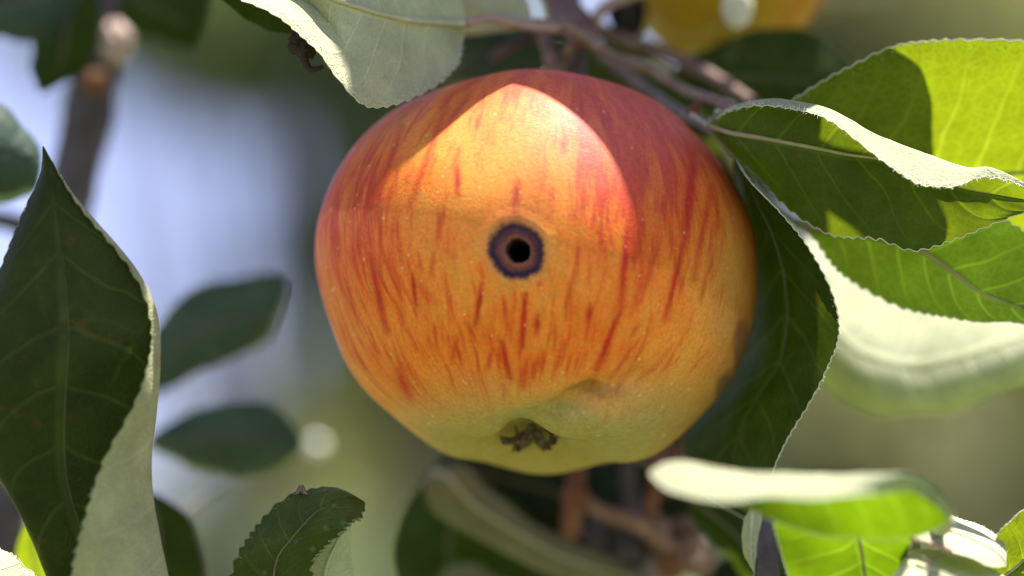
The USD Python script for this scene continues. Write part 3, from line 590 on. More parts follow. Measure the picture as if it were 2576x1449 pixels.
LB = add_leaf(branch, 'dark leaf with its upper half rolled over into a white sunlit strip and a bright tip', [
    [(1778, 315, .8)],
    [(1870, 410, 1.2), (1850, 340, 1.5), (1850, 268, 1.4), (1850, 272, 1.55)],
    [(1970, 510, 1.5), (1987, 367, 1.9), (1985, 256, 2.0), (1975, 270, 2.35)],
    [(2085, 586, 1.8), (2109, 392, 2.1), (2110, 287, 2.3), (2085, 303, 2.8)],
    [(2205, 596, 2.0), (2230, 409, 2.2), (2220, 342, 2.4), (2200, 385, 3.1)],
    [(2310, 626, 2.1), (2330, 443, 2.3), (2330, 386, 2.5), (2295, 453, 3.2)],
    [(2420, 592, 2.2), (2425, 479, 2.3), (2425, 418, 2.5), (2390, 468, 3.05)],
    [(2510, 556, 2.3), (2502, 494, 2.4), (2500, 424, 2.6), (2470, 443, 2.85)],
    [(2600, 530, 2.4), (2590, 510, 2.4), (2585, 468, 2.6), (2570, 466, 2.65)],
    [(2690, 545, 2.5)]], (-1, 0, .55, 1), 'leaf', seed=6, fuzz=650, fuzz_len=0.075, fuzz_sides=(1,), nu=260, nv=64, teeth=34, tooth=.055, ripple=.03, stalk=[(1740, 290, .3)])
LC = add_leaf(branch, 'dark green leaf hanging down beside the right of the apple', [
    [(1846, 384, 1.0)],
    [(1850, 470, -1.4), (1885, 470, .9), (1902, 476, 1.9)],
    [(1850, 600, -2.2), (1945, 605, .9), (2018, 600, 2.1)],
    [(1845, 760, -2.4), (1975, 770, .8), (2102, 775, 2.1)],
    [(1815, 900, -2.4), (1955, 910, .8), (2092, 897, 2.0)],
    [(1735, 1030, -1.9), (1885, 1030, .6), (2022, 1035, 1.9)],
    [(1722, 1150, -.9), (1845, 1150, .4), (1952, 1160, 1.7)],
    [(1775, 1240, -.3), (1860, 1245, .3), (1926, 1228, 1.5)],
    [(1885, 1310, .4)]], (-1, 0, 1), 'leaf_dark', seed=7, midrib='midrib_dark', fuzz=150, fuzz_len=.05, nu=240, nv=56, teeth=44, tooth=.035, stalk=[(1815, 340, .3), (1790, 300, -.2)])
LD = add_leaf(branch, 'green leaf with thick yellow veins under the rolled leaf at right', [
    [(2000, 560, 0)],
    [(2055, 607, .2), (2100, 585, .4), (2130, 540, .3)],
    [(2110, 677, .4), (2200, 600, .6), (2250, 520, .5)],
    [(2220, 748, .6), (2300, 628, .9), (2370, 520, .8)],
    [(2350, 790, .9), (2385, 682, 1.1), (2480, 540, 1.2)],
    [(2450, 806, 1.1), (2480, 748, 1.3), (2580, 590, 1.5)],
    [(2550, 812, 1.3), (2590, 785, 1.4), (2660, 680, 1.6)],
    [(2720, 830, 1.5)]], (-1, 0, 1), 'leaf_through', seed=8, rib_r=.08, stalk=[(1900, 470, -1.2), (1800, 320, -1)], nu=220, nv=52, teeth=30, tooth=.06)
LE = add_leaf(branch, 'blurred leaf with white sunlit top and yellow green lower half at the right', [
    [(1985, 760, -3.6)],
    [(2040, 600, -5.2), (2060, 790, -3.3), (2070, 960, -3.3)],
    [(2150, 560, -5.5), (2170, 880, -2.9), (2150, 1025, -3.3)],
    [(2300, 560, -5.5), (2330, 910, -2.8), (2290, 1048, -3.3)],
    [(2450, 580, -5.5), (2460, 880, -2.8), (2430, 1022, -3.2)],
    [(2600, 620, -5.5), (2600, 830, -3), (2570, 960, -3.2)],
    [(2760, 760, -3.6)]], (-1, 0, 1), 'leaf_droop', face='under', seed=9, rib_r=.02, groove=.0, midrib='petiole_green', stalk=[(1930, 600, -3.4), (1800, 330, -2.4)], nu=160, nv=40, ripple=.08)
add_leaf(branch, 'blurred dark leaf behind the twig at the upper right', [
    [(1690, 180, -4.6)],
    [(1760, 135, -4.4), (1790, 195, -4.3), (1800, 262, -4.4)],
    [(1870, 88, -4.4), (1890, 200, -4.2), (1900, 330, -4.4)],
    [(2000, 74, -4.4), (2010, 205, -4.2), (2020, 345, -4.4)],
    [(2090, 108, -4.4), (2110, 225, -4.3), (2110, 335, -4.4)],
    [(2200, 250, -4.4)]], (-1, 0, 1), 'leaf_dark', rim=None, midrib='midrib_dark', seed=10, nu=120, nv=30, stalk=[(1640, 150, -4.5)])
add_leaf(branch, 'blurred dark teal leaf between the pale top leaf and the twig', [
    [(1130, 190, -3.6)], [(1140, 110, -3.6), (1180, 150, -3.4), (1220, 200, -3.5)], [(1190, 70, -3.7), (1240, 120, -3.5), (1290, 190, -3.6)], [(1270, 60, -3.8), (1320, 110, -3.7), (1360, 180, -3.7)], [(1400, 90, -3.8)]], (-1, 0, 1), 'leaf_teal', rim=None, midrib='midrib_dark', seed=12, nu=100, nv=26)
add_leaf(branch, 'blurred pale green leaf behind the petiole at the top', [
    [(1340, 66, -2.6)], [(1230, 78, -2.8), (1260, 40, -2.7), (1330, 10, -2.7)], [(1100, 70, -3), (1170, -20, -2.8), (1290, -60, -2.8)], [(1000, -60, -3), (1100, -110, -3), (1200, -140, -3)], [(1000, -200, -3)]], (-1, 0, 1), 'leaf_pale', face='under', rim=None, seed=13, midrib='petiole_green', nu=100, nv=26)
add_leaf(branch, 'blurred dark leaf behind the twigs above the right shoulder of the apple', [[(1360, 110, -5.6)], [(1450, 90, -5.8), (1460, 170, -5.6), (1440, 260, -5.8)], [(1580, 120, -5.8), (1570, 220, -5.6), (1540, 320, -5.8)], [(1700, 180, -5.8), (1690, 280, -5.6), (1660, 380, -5.8)], [(1800, 270, -5.8), (1790, 350, -5.6), (1760, 430, -5.8)], [(1880, 420, -5.8)]], (-1, 0, 1), 'leaf_dark', rim=None, midrib='midrib_dark', seed=14, nu=100, nv=26)
add_leaf(branch, 'dark leaf hidden between the apple and the hanging leaf', [[(1760, 280, -3.6)], [(1690, 380, -4.2), (1790, 390, -3.9), (1880, 400, -3.6)], [(1700, 540, -4.4), (1830, 545, -4.1), (1960, 540, -3.8)], [(1720, 700, -4.4), (1850, 705, -4.1), (1980, 700, -3.9)], [(1760, 850, -4.2), (1860, 860, -4.0), (1950, 850, -3.9)], [(1860, 980, -4)]], (-1, 0, 1), 'leaf_dark', rim=None, midrib='midrib_dark', seed=15, nu=100, nv=26)
# the dry scrap that hangs under the white edge
def lump(c, r, seed, squash=(1, 1, 1), amp=0.6, fr=2.2, sub=3):
    s = trimesh.creation.icosphere(sub, 1.0); d = np.array(s.vertices)
    return d * np.array(squash) * r * (1 + amp * (meshkit.fbm(d * fr + seed, 3, seed) - 0.5) * 2)[:, None] + c, np.array(s.faces)
scrap = thing('dried_bract', 'black brown shrivelled scrap hanging under the white leaf edge', 'dried scrap')
put('crumpled_body', join([lump(P(752, 98, 2.2), .16, 3, (1, .8, .6)), lump(P(766, 118, 2.2), .19, 4, (1.1, .8, .6)), lump(P(745, 118, 2.1), .12, 5)]), M['dried'], scrap)
put('curled_tail', tube([P(764, 130, 2.2), P(768, 158, 2.2), P(782, 174, 2.25), P(800, 172, 2.3), P(812, 168, 2.3)], .085, .03, n=24, bumpy=.3), M['dried'], scrap)

# ---------------------------------------------------------------- second apple
apple2 = thing('apple', 'blurred golden yellow apple at the top edge behind the twig', 'apple')
s = trimesh.creation.icosphere(5, 1.0); d = np.array(s.vertices)
r_, ph_, th_ = apple_radius(d); v2 = d * r_[:, None] * 0.56 + P(1822, -112, -6.6)
c2 = np.clip(np.array([0.26, 0.155, 0.006]) * (0.8 + 0.5 * meshkit.fbm(d * 3, 3, 2))[:, None] + np.array([0.06, -0.02, 0]) * sstep(0.2, 0.7, d[:, 0])[:, None], 0.004, 0.9)
put('skin', (v2, np.array(s.faces)), M['skin'], apple2, color=c2)
put('stalk', tube([P(1835, -290, -6.4), P(1830, -350, -6.4), P(1800, -420, -6)], .1, .12, n=12), M['twig'], apple2)
#LEAVES2
# ---------------------------------------------------------------- upright branch at the left with blurred leaves
left = thing('apple_branch', 'blurred dark upright branch at the left with a rusty spot and a pale knob', 'branch')
put('branch', tube([P(330, -260, -8.4), P(285, -60, -8.2), P(255, 110, -8.0), P(218, 300, -8.0), P(178, 480, -8.0), P(110, 760, -8.2), P(40, 1060, -8.4), P(10, 1300, -8.4), P(-20, 1600, -8.6)], .44, .5, n=120, sides=20, bumpy=.14, seed=21, nodes=((0.30, .14, .03),)), M['old_wood'], left)
put('knob', lump(P(292, 104, -7.2), .36, 22, (.8, 1.15, .8), .35), M['knob_wood'], left, label='pale pinkish knob of sawn or healed wood catching the light')
put('bark_scar', lump(P(236, 206, -7.45), .24, 23, (1.1, 1.0, .6), .3), M['rust_wood'], left, label='rusty orange scar on the bark')
put('twig', tube([P(120, 620, -8.0), P(30, 560, -7.6), P(-80, 548, -7.4)], .26, .16, n=30, bumpy=.2, seed=24), M['old_wood'], left)
put('twig', tube([P(262, 60, -8), P(200, 0, -6.5), P(150, -60, -5.5)], .12, .09, n=20, bumpy=.2, seed=25), M['old_wood'], left)
add_leaf(left, 'blurred blue green leaf in the top left corner', [[(180, -60, -5.5)], [(60, -90, -5.5), (95, 0, -5.2), (160, 80, -5.4)], [(-40, -60, -5.6), (0, 20, -5.2), (60, 105, -5.4)], [(-120, 0, -5.6), (-60, 50, -5.3), (-10, 92, -5.4)], [(-170, 90, -5.6)]], (-1, 0, 1), 'leaf_teal', rim=None, midrib='midrib_dark', seed=31, nu=100, nv=26)
add_leaf(left, 'blurred dark leaf hanging below the corner leaf in front of the left branch', [[(215, -50, -5.8)], [(120, 20, -5.6), (180, 30, -5.4), (250, 10, -5.6)], [(85, 110, -5.6), (165, 120, -5.3), (248, 90, -5.6)], [(78, 180, -5.6), (140, 195, -5.4), (215, 175, -5.6)], [(100, 238, -5.6)]], (-1, 0, 1), 'leaf_dark', rim=None, midrib='midrib_dark', seed=32, nu=100, nv=26)
add_leaf(left, 'blurred dark green leaf pointing right at the top left', [[(300, -80, -6)], [(330, 70, -6), (370, 10, -5.8), (420, -80, -6)], [(400, 98, -6), (440, 40, -5.8), (500, -60, -6)], [(455, 116, -6), (478, 70, -5.8), (528, 0, -6)], [(486, 124, -6)]], (-1, 0, 1), 'leaf_dark', rim=None, midrib='midrib_dark', seed=33, nu=100, nv=26)
add_leaf(left, 'teal green leaf cut by the left edge beside the tall dark leaf', [[(-180, 380, -2)], [(-90, 260, -2), (-80, 390, -1.6), (-90, 520, -2)], [(0, 264, -2), (0, 395, -1.6), (0, 512, -2)], [(55, 318, -2), (52, 405, -1.7), (70, 492, -2)], [(98, 380, -2), (90, 420, -1.8), (92, 470, -2)], [(104, 430, -2)]], (-1, 0, 1), 'leaf_teal', rim=None, midrib='midrib_dark', seed=34, nu=110, nv=30)

# ---------------------------------------------------------------- leafy shoot at the left
shoot = thing('leafy_shoot', 'leafy shoot at the left with one tall dark leaf folded to show its pale underside', 'leafy shoot')
put('stem', tube([P(560, 1500, -6.8), P(430, 1640, -4), P(300, 1730, 1), P(200, 1900, 2)], .14, .2, n=40, bumpy=.15, seed=41), M['brown_wood'], shoot)
L4 = add_leaf(shoot, 'tall dark green leaf at the left with its right half folded forward, pale underside showing', [
    [(108, 366, 3.0)],
    [(86, 480, 3.2), (132, 480, 3.45), (178, 482, 3.3), (180, 485, 3.35)],
    [(8, 661, 3.3), (150, 660, 3.65), (323, 666, 3.3), (325, 670, 3.4)],
    [(-80, 850, 3.3), (160, 850, 3.75), (389, 845, 3.3), (386, 852, 3.5)],
    [(-80, 1030, 3.2), (150, 1000, 3.7), (391, 1000, 3.2), (344, 1003, 4.0)],
    [(-15, 1180, 3.0), (150, 1170, 3.5), (380, 1170, 3.2), (262, 1170, 4.2)],
    [(78, 1330, 2.9), (190, 1330, 3.3), (403, 1341, 3.2), (203, 1345, 4.3)],
    [(150, 1470, 2.8), (240, 1480, 3.1), (430, 1480, 3.2), (182, 1460, 4.2)],
    [(210, 1600, 2.8), (290, 1600, 3.0), (420, 1610, 3.1), (200, 1590, 3.9)],
    [(300, 1720, 3)]], (-1, 0, .55, 1), 'leaf_plain', rim='rim_dark', midrib='midrib_dark', seed=42, rib_r=.012, groove=.007, base_first=False, nu=260, nv=64, teeth=34, tooth=.06, ripple=.03, fuzz=160, fuzz_len=.05)
add_leaf(shoot, 'upper one of two blurred dark leaves between the tall leaf and the apple', [[(300, 940, -7)], [(392, 826, -7), (420, 905, -6.8), (400, 990, -7)], [(480, 731, -7), (500, 840, -6.8), (500, 932, -7)], [(590, 700, -7), (600, 800, -6.8), (600, 892, -7)], [(680, 690, -7), (690, 765, -6.8), (676, 846, -7)], [(716, 715, -7)]], (-1, 0, 1), 'leaf_teal', rim=None, midrib='midrib_dark', seed=43, nu=110, nv=30, stalk=[(230, 1010, -7.4), (90, 1000, -8)])
add_leaf(shoot, 'lower oval one of two blurred dark leaves, a bright dot at its tip', [[(360, 1115, -7.5)], [(440, 1052, -7.5), (440, 1115, -7.2), (440, 1158, -7.5)], [(540, 1019, -7.5), (540, 1108, -7.2), (540, 1190, -7.5)], [(640, 1004, -7.5), (640, 1108, -7.2), (640, 1192, -7.5)], [(708, 1035, -7.5), (706, 1112, -7.3), (708, 1172, -7.5)], [(768, 1118, -7.5)]], (-1, 0, 1), 'leaf_teal', rim=None, midrib='midrib_dark', seed=44, nu=110, nv=30, stalk=[(230, 1110, -7.8), (60, 1090, -8.2)])
add_leaf(shoot, 'blurred deep green leaf at the bottom behind the pale folded underside', [[(350, 1230, -4)], [(330, 1330, -4), (395, 1300, -3.8), (448, 1275, -4)], [(320, 1440, -4), (410, 1420, -3.8), (492, 1345, -4)], [(330, 1560, -4), (420, 1540, -3.8), (512, 1450, -4)], [(420, 1680, -4), (450, 1650, -4), (500, 1600, -4)], [(470, 1720, -4)]], (-1, 0, 1), 'leaf_dark', rim=None, midrib='midrib_dark', seed=45, nu=100, nv=26)
L7 = add_leaf(shoot, 'small glowing yellow green backlit leaf in the bottom left corner', [[(70, 1312, -1.2)], [(46, 1372, -1.8), (78, 1372, -1.5), (108, 1368, -1.2)], [(42, 1440, -2.2), (88, 1440, -1.8), (134, 1440, -1.4)], [(50, 1530, -2.4), (100, 1530, -2.1), (150, 1530, -1.8)], [(110, 1620, -2.2)]], (-1, 0, 1), 'leaf_bright', rim=None, seed=46, nu=100, nv=26, ripple=.01, base_first=False)
L8 = add_leaf(shoot, 'pale leaf underside cut off by the bottom left corner', [[(-120, 1320, 2.6)], [(-20, 1370, 2.6), (-60, 1420, 3.0), (-100, 1480, 3.2)], [(40, 1409, 2.6), (0, 1470, 3.1), (-50, 1540, 3.3)], [(80, 1446, 2.5), (60, 1520, 3.0), (20, 1600, 3.2)], [(120, 1540, 2.6)]], (-1, 0, 1), 'leaf_pale', face='under', seed=47, midrib='petiole_green', nu=120, nv=36)
glint = put('dot_lump', lump(P(797, 1121, -17), .17, 48, amp=.1), mat('glint_dot', {"d": ("principled_bsdf", {"base_color": (0.8, 0.82, 0.66), "roughness": 0.6})}, [], "d.BSDF"), shoot, label='pale lump added for a glint of light, blurred to a round dot')  # added pale lump stands in for a blurred glint of light
put('dot_stalk', tube([P(797, 1130, -17), P(640, 1180, -13), P(430, 1330, -9), P(400, 1600, -5)], .015, .04, n=24, sides=6), M['brown_wood'], shoot)

# ---------------------------------------------------------------- sharp leaf at the bottom
shoot2 = thing('leafy_shoot', 'small serrated leaf pair rising from the bottom edge left of centre', 'leafy shoot')
put('stem', tube([P(690, 1640, 2.4), P(720, 1720, 2.4), P(760, 1850, 2.2)], .1, .14, n=16, bumpy=.15, seed=51), M['brown_wood'], shoot2)
L9 = add_leaf(shoot2, 'dark green sharply toothed leaf at the bottom with a yellow tip', [
    [(690, 1640, 2.4)],
    [(585, 1520, 2.4), (690, 1510, 2.7), (772, 1500, 2.6)],
    [(600, 1405, 2.5), (698, 1408, 2.8), (790, 1398, 2.75)],
    [(650, 1322, 2.5), (745, 1342, 2.85), (838, 1353, 2.85)],
    [(722, 1256, 2.5), (795, 1288, 2.8), (880, 1312, 2.85)],
    [(818, 1226, 2.4), (862, 1252, 2.65), (905, 1296, 2.7)],
    [(918, 1264, 2.4)]], (-1, 0, 1), 'leaf_spotted', rim='rim_dark', seed=52, midrib='midrib_dark', nu=260, nv=60, teeth=22, tooth=.085, ripple=.02, fuzz=120, fuzz_len=.04, rim_r=.012, rib_r=.035)
add_leaf(shoot2, 'pale underside of the leaf behind the toothed dark one at the bottom', [[(800, 1640, 1.7)], [(745, 1540, 1.8), (810, 1530, 1.9), (888, 1540, 1.7)], [(765, 1440, 1.9), (820, 1440, 2.0), (884, 1445, 1.7)], [(800, 1370, 2.1), (840, 1370, 2.1), (878, 1350, 1.8)], [(890, 1300, 2.1)]], (-1, 0, 1), 'leaf_pale', face='under', seed=53, midrib='petiole_green', nu=120, nv=34)
bug = thing('insect', 'tiny brown speck like a folded moth perched on the toothed bottom leaf', 'insect')
put('body', lump(P(758, 1232, 2.5), .045, 3, (.7, 1.5, .8), .3, sub=2), M['brown_wood'], bug)
for sx in (-1, 1):
    w0 = P(758 + 2 * sx, 1218, 2.52)
    put('wing', (np.array([w0, w0 + [.03 * sx, -.02, .03], w0 + [.10 * sx, -.17, .03], w0 + [.02 * sx, -.15, .07]]), np.array([[0, 1, 2], [0, 2, 3]])), M['brown_wood'], bug, smooth=False)
for sx in (-1, 0, 1):
    put('leg', tube([P(754, 1238, 2.5), P(748 + 9 * sx, 1240, 2.55), P(744 + 10 * sx, 1247, 2.5)], .007, .005, n=6, sides=4), M['dried'], bug)

# ---------------------------------------------------------------- fruit spur under the apple
spur = thing('fruit_spur', 'knobbly rusty brown fruit spur with old stalks under the apple', 'fruit spur')
def stick(pts, r0, r1, m, seed, b=.22, name='old_stalk', **k): put(name, tube([P(*p) for p in pts], r0, r1, n=36, sides=12, bumpy=b, seed=seed, **k), M[m], spur)
stick([(1452, 1150, -4.6), (1450, 1200, -4.4), (1442, 1270, -4.2), (1436, 1350, -4.2)], .17, .2, 'rust_wood', 61)
stick([(1470, 1262, -4.3), (1520, 1290, -4.3), (1601, 1318, -4.4), (1680, 1372, -4.6), (1780, 1430, -4.8)], .13, .2, 'stalk_wood', 62)
stick([(1655, 1130, -5), (1648, 1230, -4.6), (1634, 1316, -4.6), (1660, 1390, -4.8)], .14, .13, 'rust_wood', 63)
stick([(1578, 1150, -5.6), (1584, 1230, -5.6), (1600, 1310, -5.4)], .15, .17, 'old_wood', 64)
stick([(1700, 1130, -5.5), (1690, 1190, -5.3), (1680, 1240, -5.2)], .2, .14, 'rust_wood', 65)
stick([(1560, 1520, -5), (1660, 1420, -5.2), (1760, 1350, -5.4), (1900, 1300, -5.6), (2040, 1280, -6)], .5, .34, 'grey_wood', 66, .35, 'spur_wood')
stick([(1480, 1560, -5.6), (1560, 1440, -5.8), (1640, 1350, -6)], .34, .28, 'brown_wood', 67, .35, 'spur_wood')
stick([(1640, 1350, -4.9), (1720, 1320, -4.9), (1800, 1310, -5)], .16, .12, 'brown_wood', 68, .3)
for i, (x, y, z, r, m) in enumerate([(1450, 1262, -4.2, .26, 'rust_wood'), (1648, 1330, -4.6, .24, 'brown_wood'), (1730, 1395, -4.8, .34, 'brown_wood'), (1590, 1400, -5.0, .32, 'old_wood'), (1690, 1420, -4.6, .26, 'rust_wood'), (1795, 1360, -5.0, .3, 'grey_wood'), (1520, 1345, -5.6, .38, 'old_wood')]):
    put('bud', lump(P(x, y, z), r, 70 + i, (1, 1.1, 1), .5), M[m], spur)
put('dot_lump', lump(P(1769, 1302, -4.4), .17, 91, (.8, 1.3, .5), .4), M['rim'], spur, label='pale spot on the grey wood')
put('dot_lump', lump(P(1505, 1226, -7.2), .2, 92, amp=.1), mat('green_dot', {"d": ("principled_bsdf", {"base_color": (0.55, 0.62, 0.14), "roughness": 0.6})}, [], "d.BSDF"), spur, label='yellow green lump added for a bright gap between the rusty stalks, blurred to a round dot')  # added lump stands in for light coming through a gap
put('dot_stalk', tube([P(1505, 1232, -7.2), P(1525, 1330, -6.9), P(1540, 1460, -6.5)], .02, .05, n=16, sides=6), M['brown_wood'], spur)
add_leaf(spur, 'blurred dark leaf low at the centre beneath the apple', [[(1140, 1135, -5.6)], [(1062, 1215, -5.6), (1150, 1220, -5.3), (1240, 1230, -5.8)], [(1002, 1310, -5.6), (1140, 1330, -5.2), (1330, 1300, -6)], [(986, 1400, -5.6), (1140, 1440, -5.2), (1400, 1380, -6.2)], [(1010, 1510, -5.6), (1160, 1560, -5.3), (1440, 1480, -6.2)], [(1240, 1700, -5.6)]], (-1, 0, 1), 'leaf_dark', rim=None, midrib='midrib_dark', seed=71, nu=110, nv=30)
add_leaf(spur, 'blurred pale band of a curled leaf crossing down to the right under the apple', [[(1088, 1190, -4.6)], [(1170, 1180, -4.6), (1125, 1205, -4.2), (1072, 1238, -4.0)], [(1238, 1240, -4.6), (1180, 1270, -4.1), (1112, 1302, -3.9)], [(1312, 1298, -4.6), (1270, 1330, -4.1), (1228, 1366, -3.9)], [(1402, 1352, -4.6), (1365, 1385, -4.1), (1325, 1418, -3.9)], [(1500, 1392, -4.6), (1475, 1430, -4.2), (1440, 1470, -4.0)], [(1640, 1470, -4.6)]], (-1, 0, 1), 'leaf_shade', face='under', rim=None, midrib='petiole_green', seed=72, nu=120, nv=30)
add_leaf(spur, 'blurred olive leaf at the bottom edge below the pale band', [[(1080, 1540, -5)], [(1120, 1440, -5), (1160, 1480, -4.8), (1200, 1540, -4.8)], [(1172, 1418, -5), (1230, 1490, -4.8), (1280, 1560, -4.8)], [(1260, 1450, -5), (1330, 1520, -4.8), (1360, 1600, -4.8)], [(1420, 1580, -5)]], (-1, 0, 1), 'leaf_shade', face='under', rim=None, midrib='petiole_green', seed=73, nu=90, nv=24)
add_leaf(spur, 'dark leaf behind the spur at the lower right of the apple', [[(1730, 1250, -2.4)], [(1760, 1330, -2.4), (1800, 1300, -2.2), (1840, 1260, -2.4)], [(1830, 1400, -2.4), (1860, 1350, -2.2), (1900, 1290, -2.4)], [(1890, 1470, -2.4), (1920, 1420, -2.2), (1960, 1360, -2.4)], [(1990, 1500, -2.4)]], (-1, 0, 1), 'leaf_dark', rim=None, midrib='midrib_dark', seed=74, nu=90, nv=24)

add_leaf(spur, 'added near-black leaf standing in for the shadow between the pale band and the apple', [[(1120, 1150, -6.4)], [(1230, 1120, -6.6), (1250, 1200, -6.4), (1200, 1280, -6.4)], [(1380, 1120, -6.8), (1380, 1240, -6.5), (1320, 1370, -6.5)], [(1500, 1150, -7), (1490, 1290, -6.7), (1440, 1430, -6.7)], [(1600, 1240, -7.2), (1590, 1360, -7), (1560, 1470, -7)], [(1690, 1420, -7.4)]], (-1, 0, 1), 'shadow_leaf', rim=None, midrib='midrib_dark', seed=75, nu=100, nv=26)
add_leaf(spur, 'added near-black leaf standing in for the shadow behind the rusty stalks under the right of the apple', [[(1500, 1060, -8)], [(1560, 1060, -8.2), (1560, 1130, -8), (1540, 1210, -8)], [(1680, 1060, -8.4), (1660, 1180, -8.1), (1600, 1300, -8.1)], [(1780, 1140, -8.4), (1760, 1260, -8.2), (1690, 1390, -8.2)], [(1850, 1290, -8.4), (1830, 1390, -8.3), (1780, 1480, -8.3)], [(1880, 1470, -8.4)]], (-1, 0, 1), 'shadow_leaf', rim=None, midrib='midrib_dark', seed=76, nu=100, nv=26)
add_leaf(spur, 'dark olive leaf crossing the bottom edge below the spur', [[(1290, 1560, -6)], [(1400, 1440, -6.2), (1420, 1510, -6), (1430, 1600, -6)], [(1530, 1410, -6.4), (1550, 1500, -6.2), (1560, 1620, -6.2)], [(1680, 1440, -6.4), (1690, 1520, -6.2), (1680, 1620, -6.2)], [(1800, 1530, -6.2)]], (-1, 0, 1), 'leaf_shade', face='under', rim=None, midrib='midrib_dark', seed=77, nu=90, nv=24)
# ---------------------------------------------------------------- sunlit shoot in the lower right corner
shoot3 = thing('leafy_shoot', 'sunlit shoot of bright green and white rolled leaves in the lower right corner', 'leafy shoot')
put('stem', tube([P(2388, 1312, 5.4), P(2372, 1330, 4.6), P(2340, 1350, 2.0), P(2330, 1480, 1.2), P(2300, 1800, 2)], .1, .18, n=40, bumpy=.15, seed=81), M['petiole_green'], shoot3)
F1 = add_leaf(shoot3, 'blurred near leaf with a white rolled rim above a bright green face', [
    [(1634, 1190, 7.60)],
    [(1715, 1222, 7.20), (1700, 1167, 7.30), (1690, 1234, 8.10)],
    [(1845, 1260, 6.80), (1845, 1189, 7.20), (1825, 1260, 8.25)],
    [(1950, 1308, 6.40), (1960, 1190, 7.20), (1940, 1250, 8.30)],
    [(2060, 1342, 6.20), (2080, 1193, 7.20), (2060, 1252, 8.30)],
    [(2180, 1356, 6.20), (2200, 1191, 7.50), (2190, 1240, 7.80)],
    [(2285, 1352, 6.30), (2310, 1198, 7.40), (2288, 1230, 7.40)],
    [(2335, 1340, 6.50), (2378, 1252, 7.00), (2350, 1258, 7.10)],
    [(2395, 1310, 6.70)]], (-1, .25, 1), 'leaf_young', seed=82, mid=-.3, base_first=False, nu=200, nv=56, ripple=.02, tooth=.03, rim_r=.012)
F2 = add_leaf(shoot3, 'bright green leaf face running out of the bottom edge', [[(2300, 1280, 4.90)], [(1950, 1322, 4.70), (2150, 1330, 4.70), (2298, 1335, 4.60)], [(1965, 1375, 4.60), (2165, 1400, 4.30), (2286, 1385, 4.30)], [(1985, 1449, 4.30), (2175, 1470, 4.00), (2262, 1449, 4.00)], [(2020, 1550, 3.90), (2170, 1560, 3.60), (2240, 1540, 3.70)], [(2140, 1680, 3.30)]], (-1, 0, 1), 'leaf_young', seed=83, rib_r=.04, nu=160, nv=48)
put('dry_leaf_edge', tube([P(1934, 1296, 3.6), P(1930, 1370, 3.7), P(1932, 1450, 3.8), P(1935, 1560, 3.8)], .1, .26, n=40, bumpy=.3, seed=84), M['old_wood'], shoot3)
add_leaf(shoot3, 'narrow dark leaf seen almost edge on beside the bright face', [[(1928, 1288, 3.4)], [(1918, 1340, 3.5), (1935, 1342, 3.3), (1956, 1335, 3.0)], [(1906, 1400, 3.6), (1935, 1400, 3.4), (1966, 1390, 3.0)], [(1895, 1470, 3.6), (1935, 1470, 3.4), (1980, 1470, 3.0)], [(1890, 1600, 3.5), (1930, 1600, 3.3), (1990, 1600, 3)], [(1930, 1700, 3.4)]], (-1, 0, 1), 'leaf_dark', midrib='midrib_dark', seed=85, nu=100, nv=26)
add_leaf(shoot3, 'small grey leaf underside beside the narrow dark leaf', [[(1900, 1262, 1.6)], [(1876, 1300, 1.6), (1895, 1300, 1.7), (1918, 1290, 1.6)], [(1868, 1350, 1.6), (1890, 1360, 1.7), (1914, 1350, 1.6)], [(1874, 1400, 1.6), (1892, 1405, 1.7), (1908, 1410, 1.6)], [(1900, 1440, 1.6)]], (-1, 0, 1), 'leaf_pale', face='under', rim=None, midrib='petiole_green', seed=86, nu=80, nv=24, ripple=.01)
G1 = add_leaf(shoot3, 'white sunlit rolled leaf at the lower right', [[(2282, 1345, 4.20)], [(2325, 1300, 3.00), (2330, 1325, 3.60), (2322, 1358, 4.30)], [(2400, 1300, 2.80), (2400, 1338, 3.60), (2388, 1384, 4.40)], [(2470, 1325, 2.80), (2465, 1365, 3.60), (2450, 1406, 4.40)], [(2515, 1352, 3.00), (2506, 1390, 3.60), (2490, 1424, 4.20)], [(2532, 1425, 3.60)]], (-1, 0, 1), 'leaf_pale', face='under', groove=.0, rib_r=.03, rim=None, seed=87, midrib='rim', fuzz=60, fuzz_len=.05, nu=140, nv=40, ripple=.015)
put('pink_petiole', tube([P(2290, 1356, 4.5), P(2340, 1368, 4.6), P(2392, 1386, 4.6)], .03, .05, n=16, sides=8), M['petiole'], shoot3)
G2 = add_leaf(shoot3, 'second white leaf lying under the white rolled one at the bottom edge', [[(2250, 1450, 5.00)], [(2325, 1382, 3.60), (2330, 1425, 4.50), (2320, 1475, 5.20)], [(2420, 1404, 3.40), (2412, 1452, 4.40), (2400, 1510, 5.20)], [(2495, 1432, 3.60), (2490, 1472, 4.30), (2480, 1520, 5.00)], [(2560, 1490, 4.20)]], (-1, 0, 1), 'leaf_pale', face='under', groove=.0, rib_r=.03, rim=None, seed=88, midrib='rim', nu=120, nv=36, ripple=.02)
put('dried_vein', join([tube([P(2318, 1398, 4.9), P(2332, 1420, 5.0), P(2330, 1460, 5.2)], .02, .012, n=8, sides=5), tube([P(2332, 1420, 5.0), P(2352, 1404, 4.8), P(2378, 1396, 4.6)], .02, .012, n=8, sides=5)]), M['sepal'], shoot3)
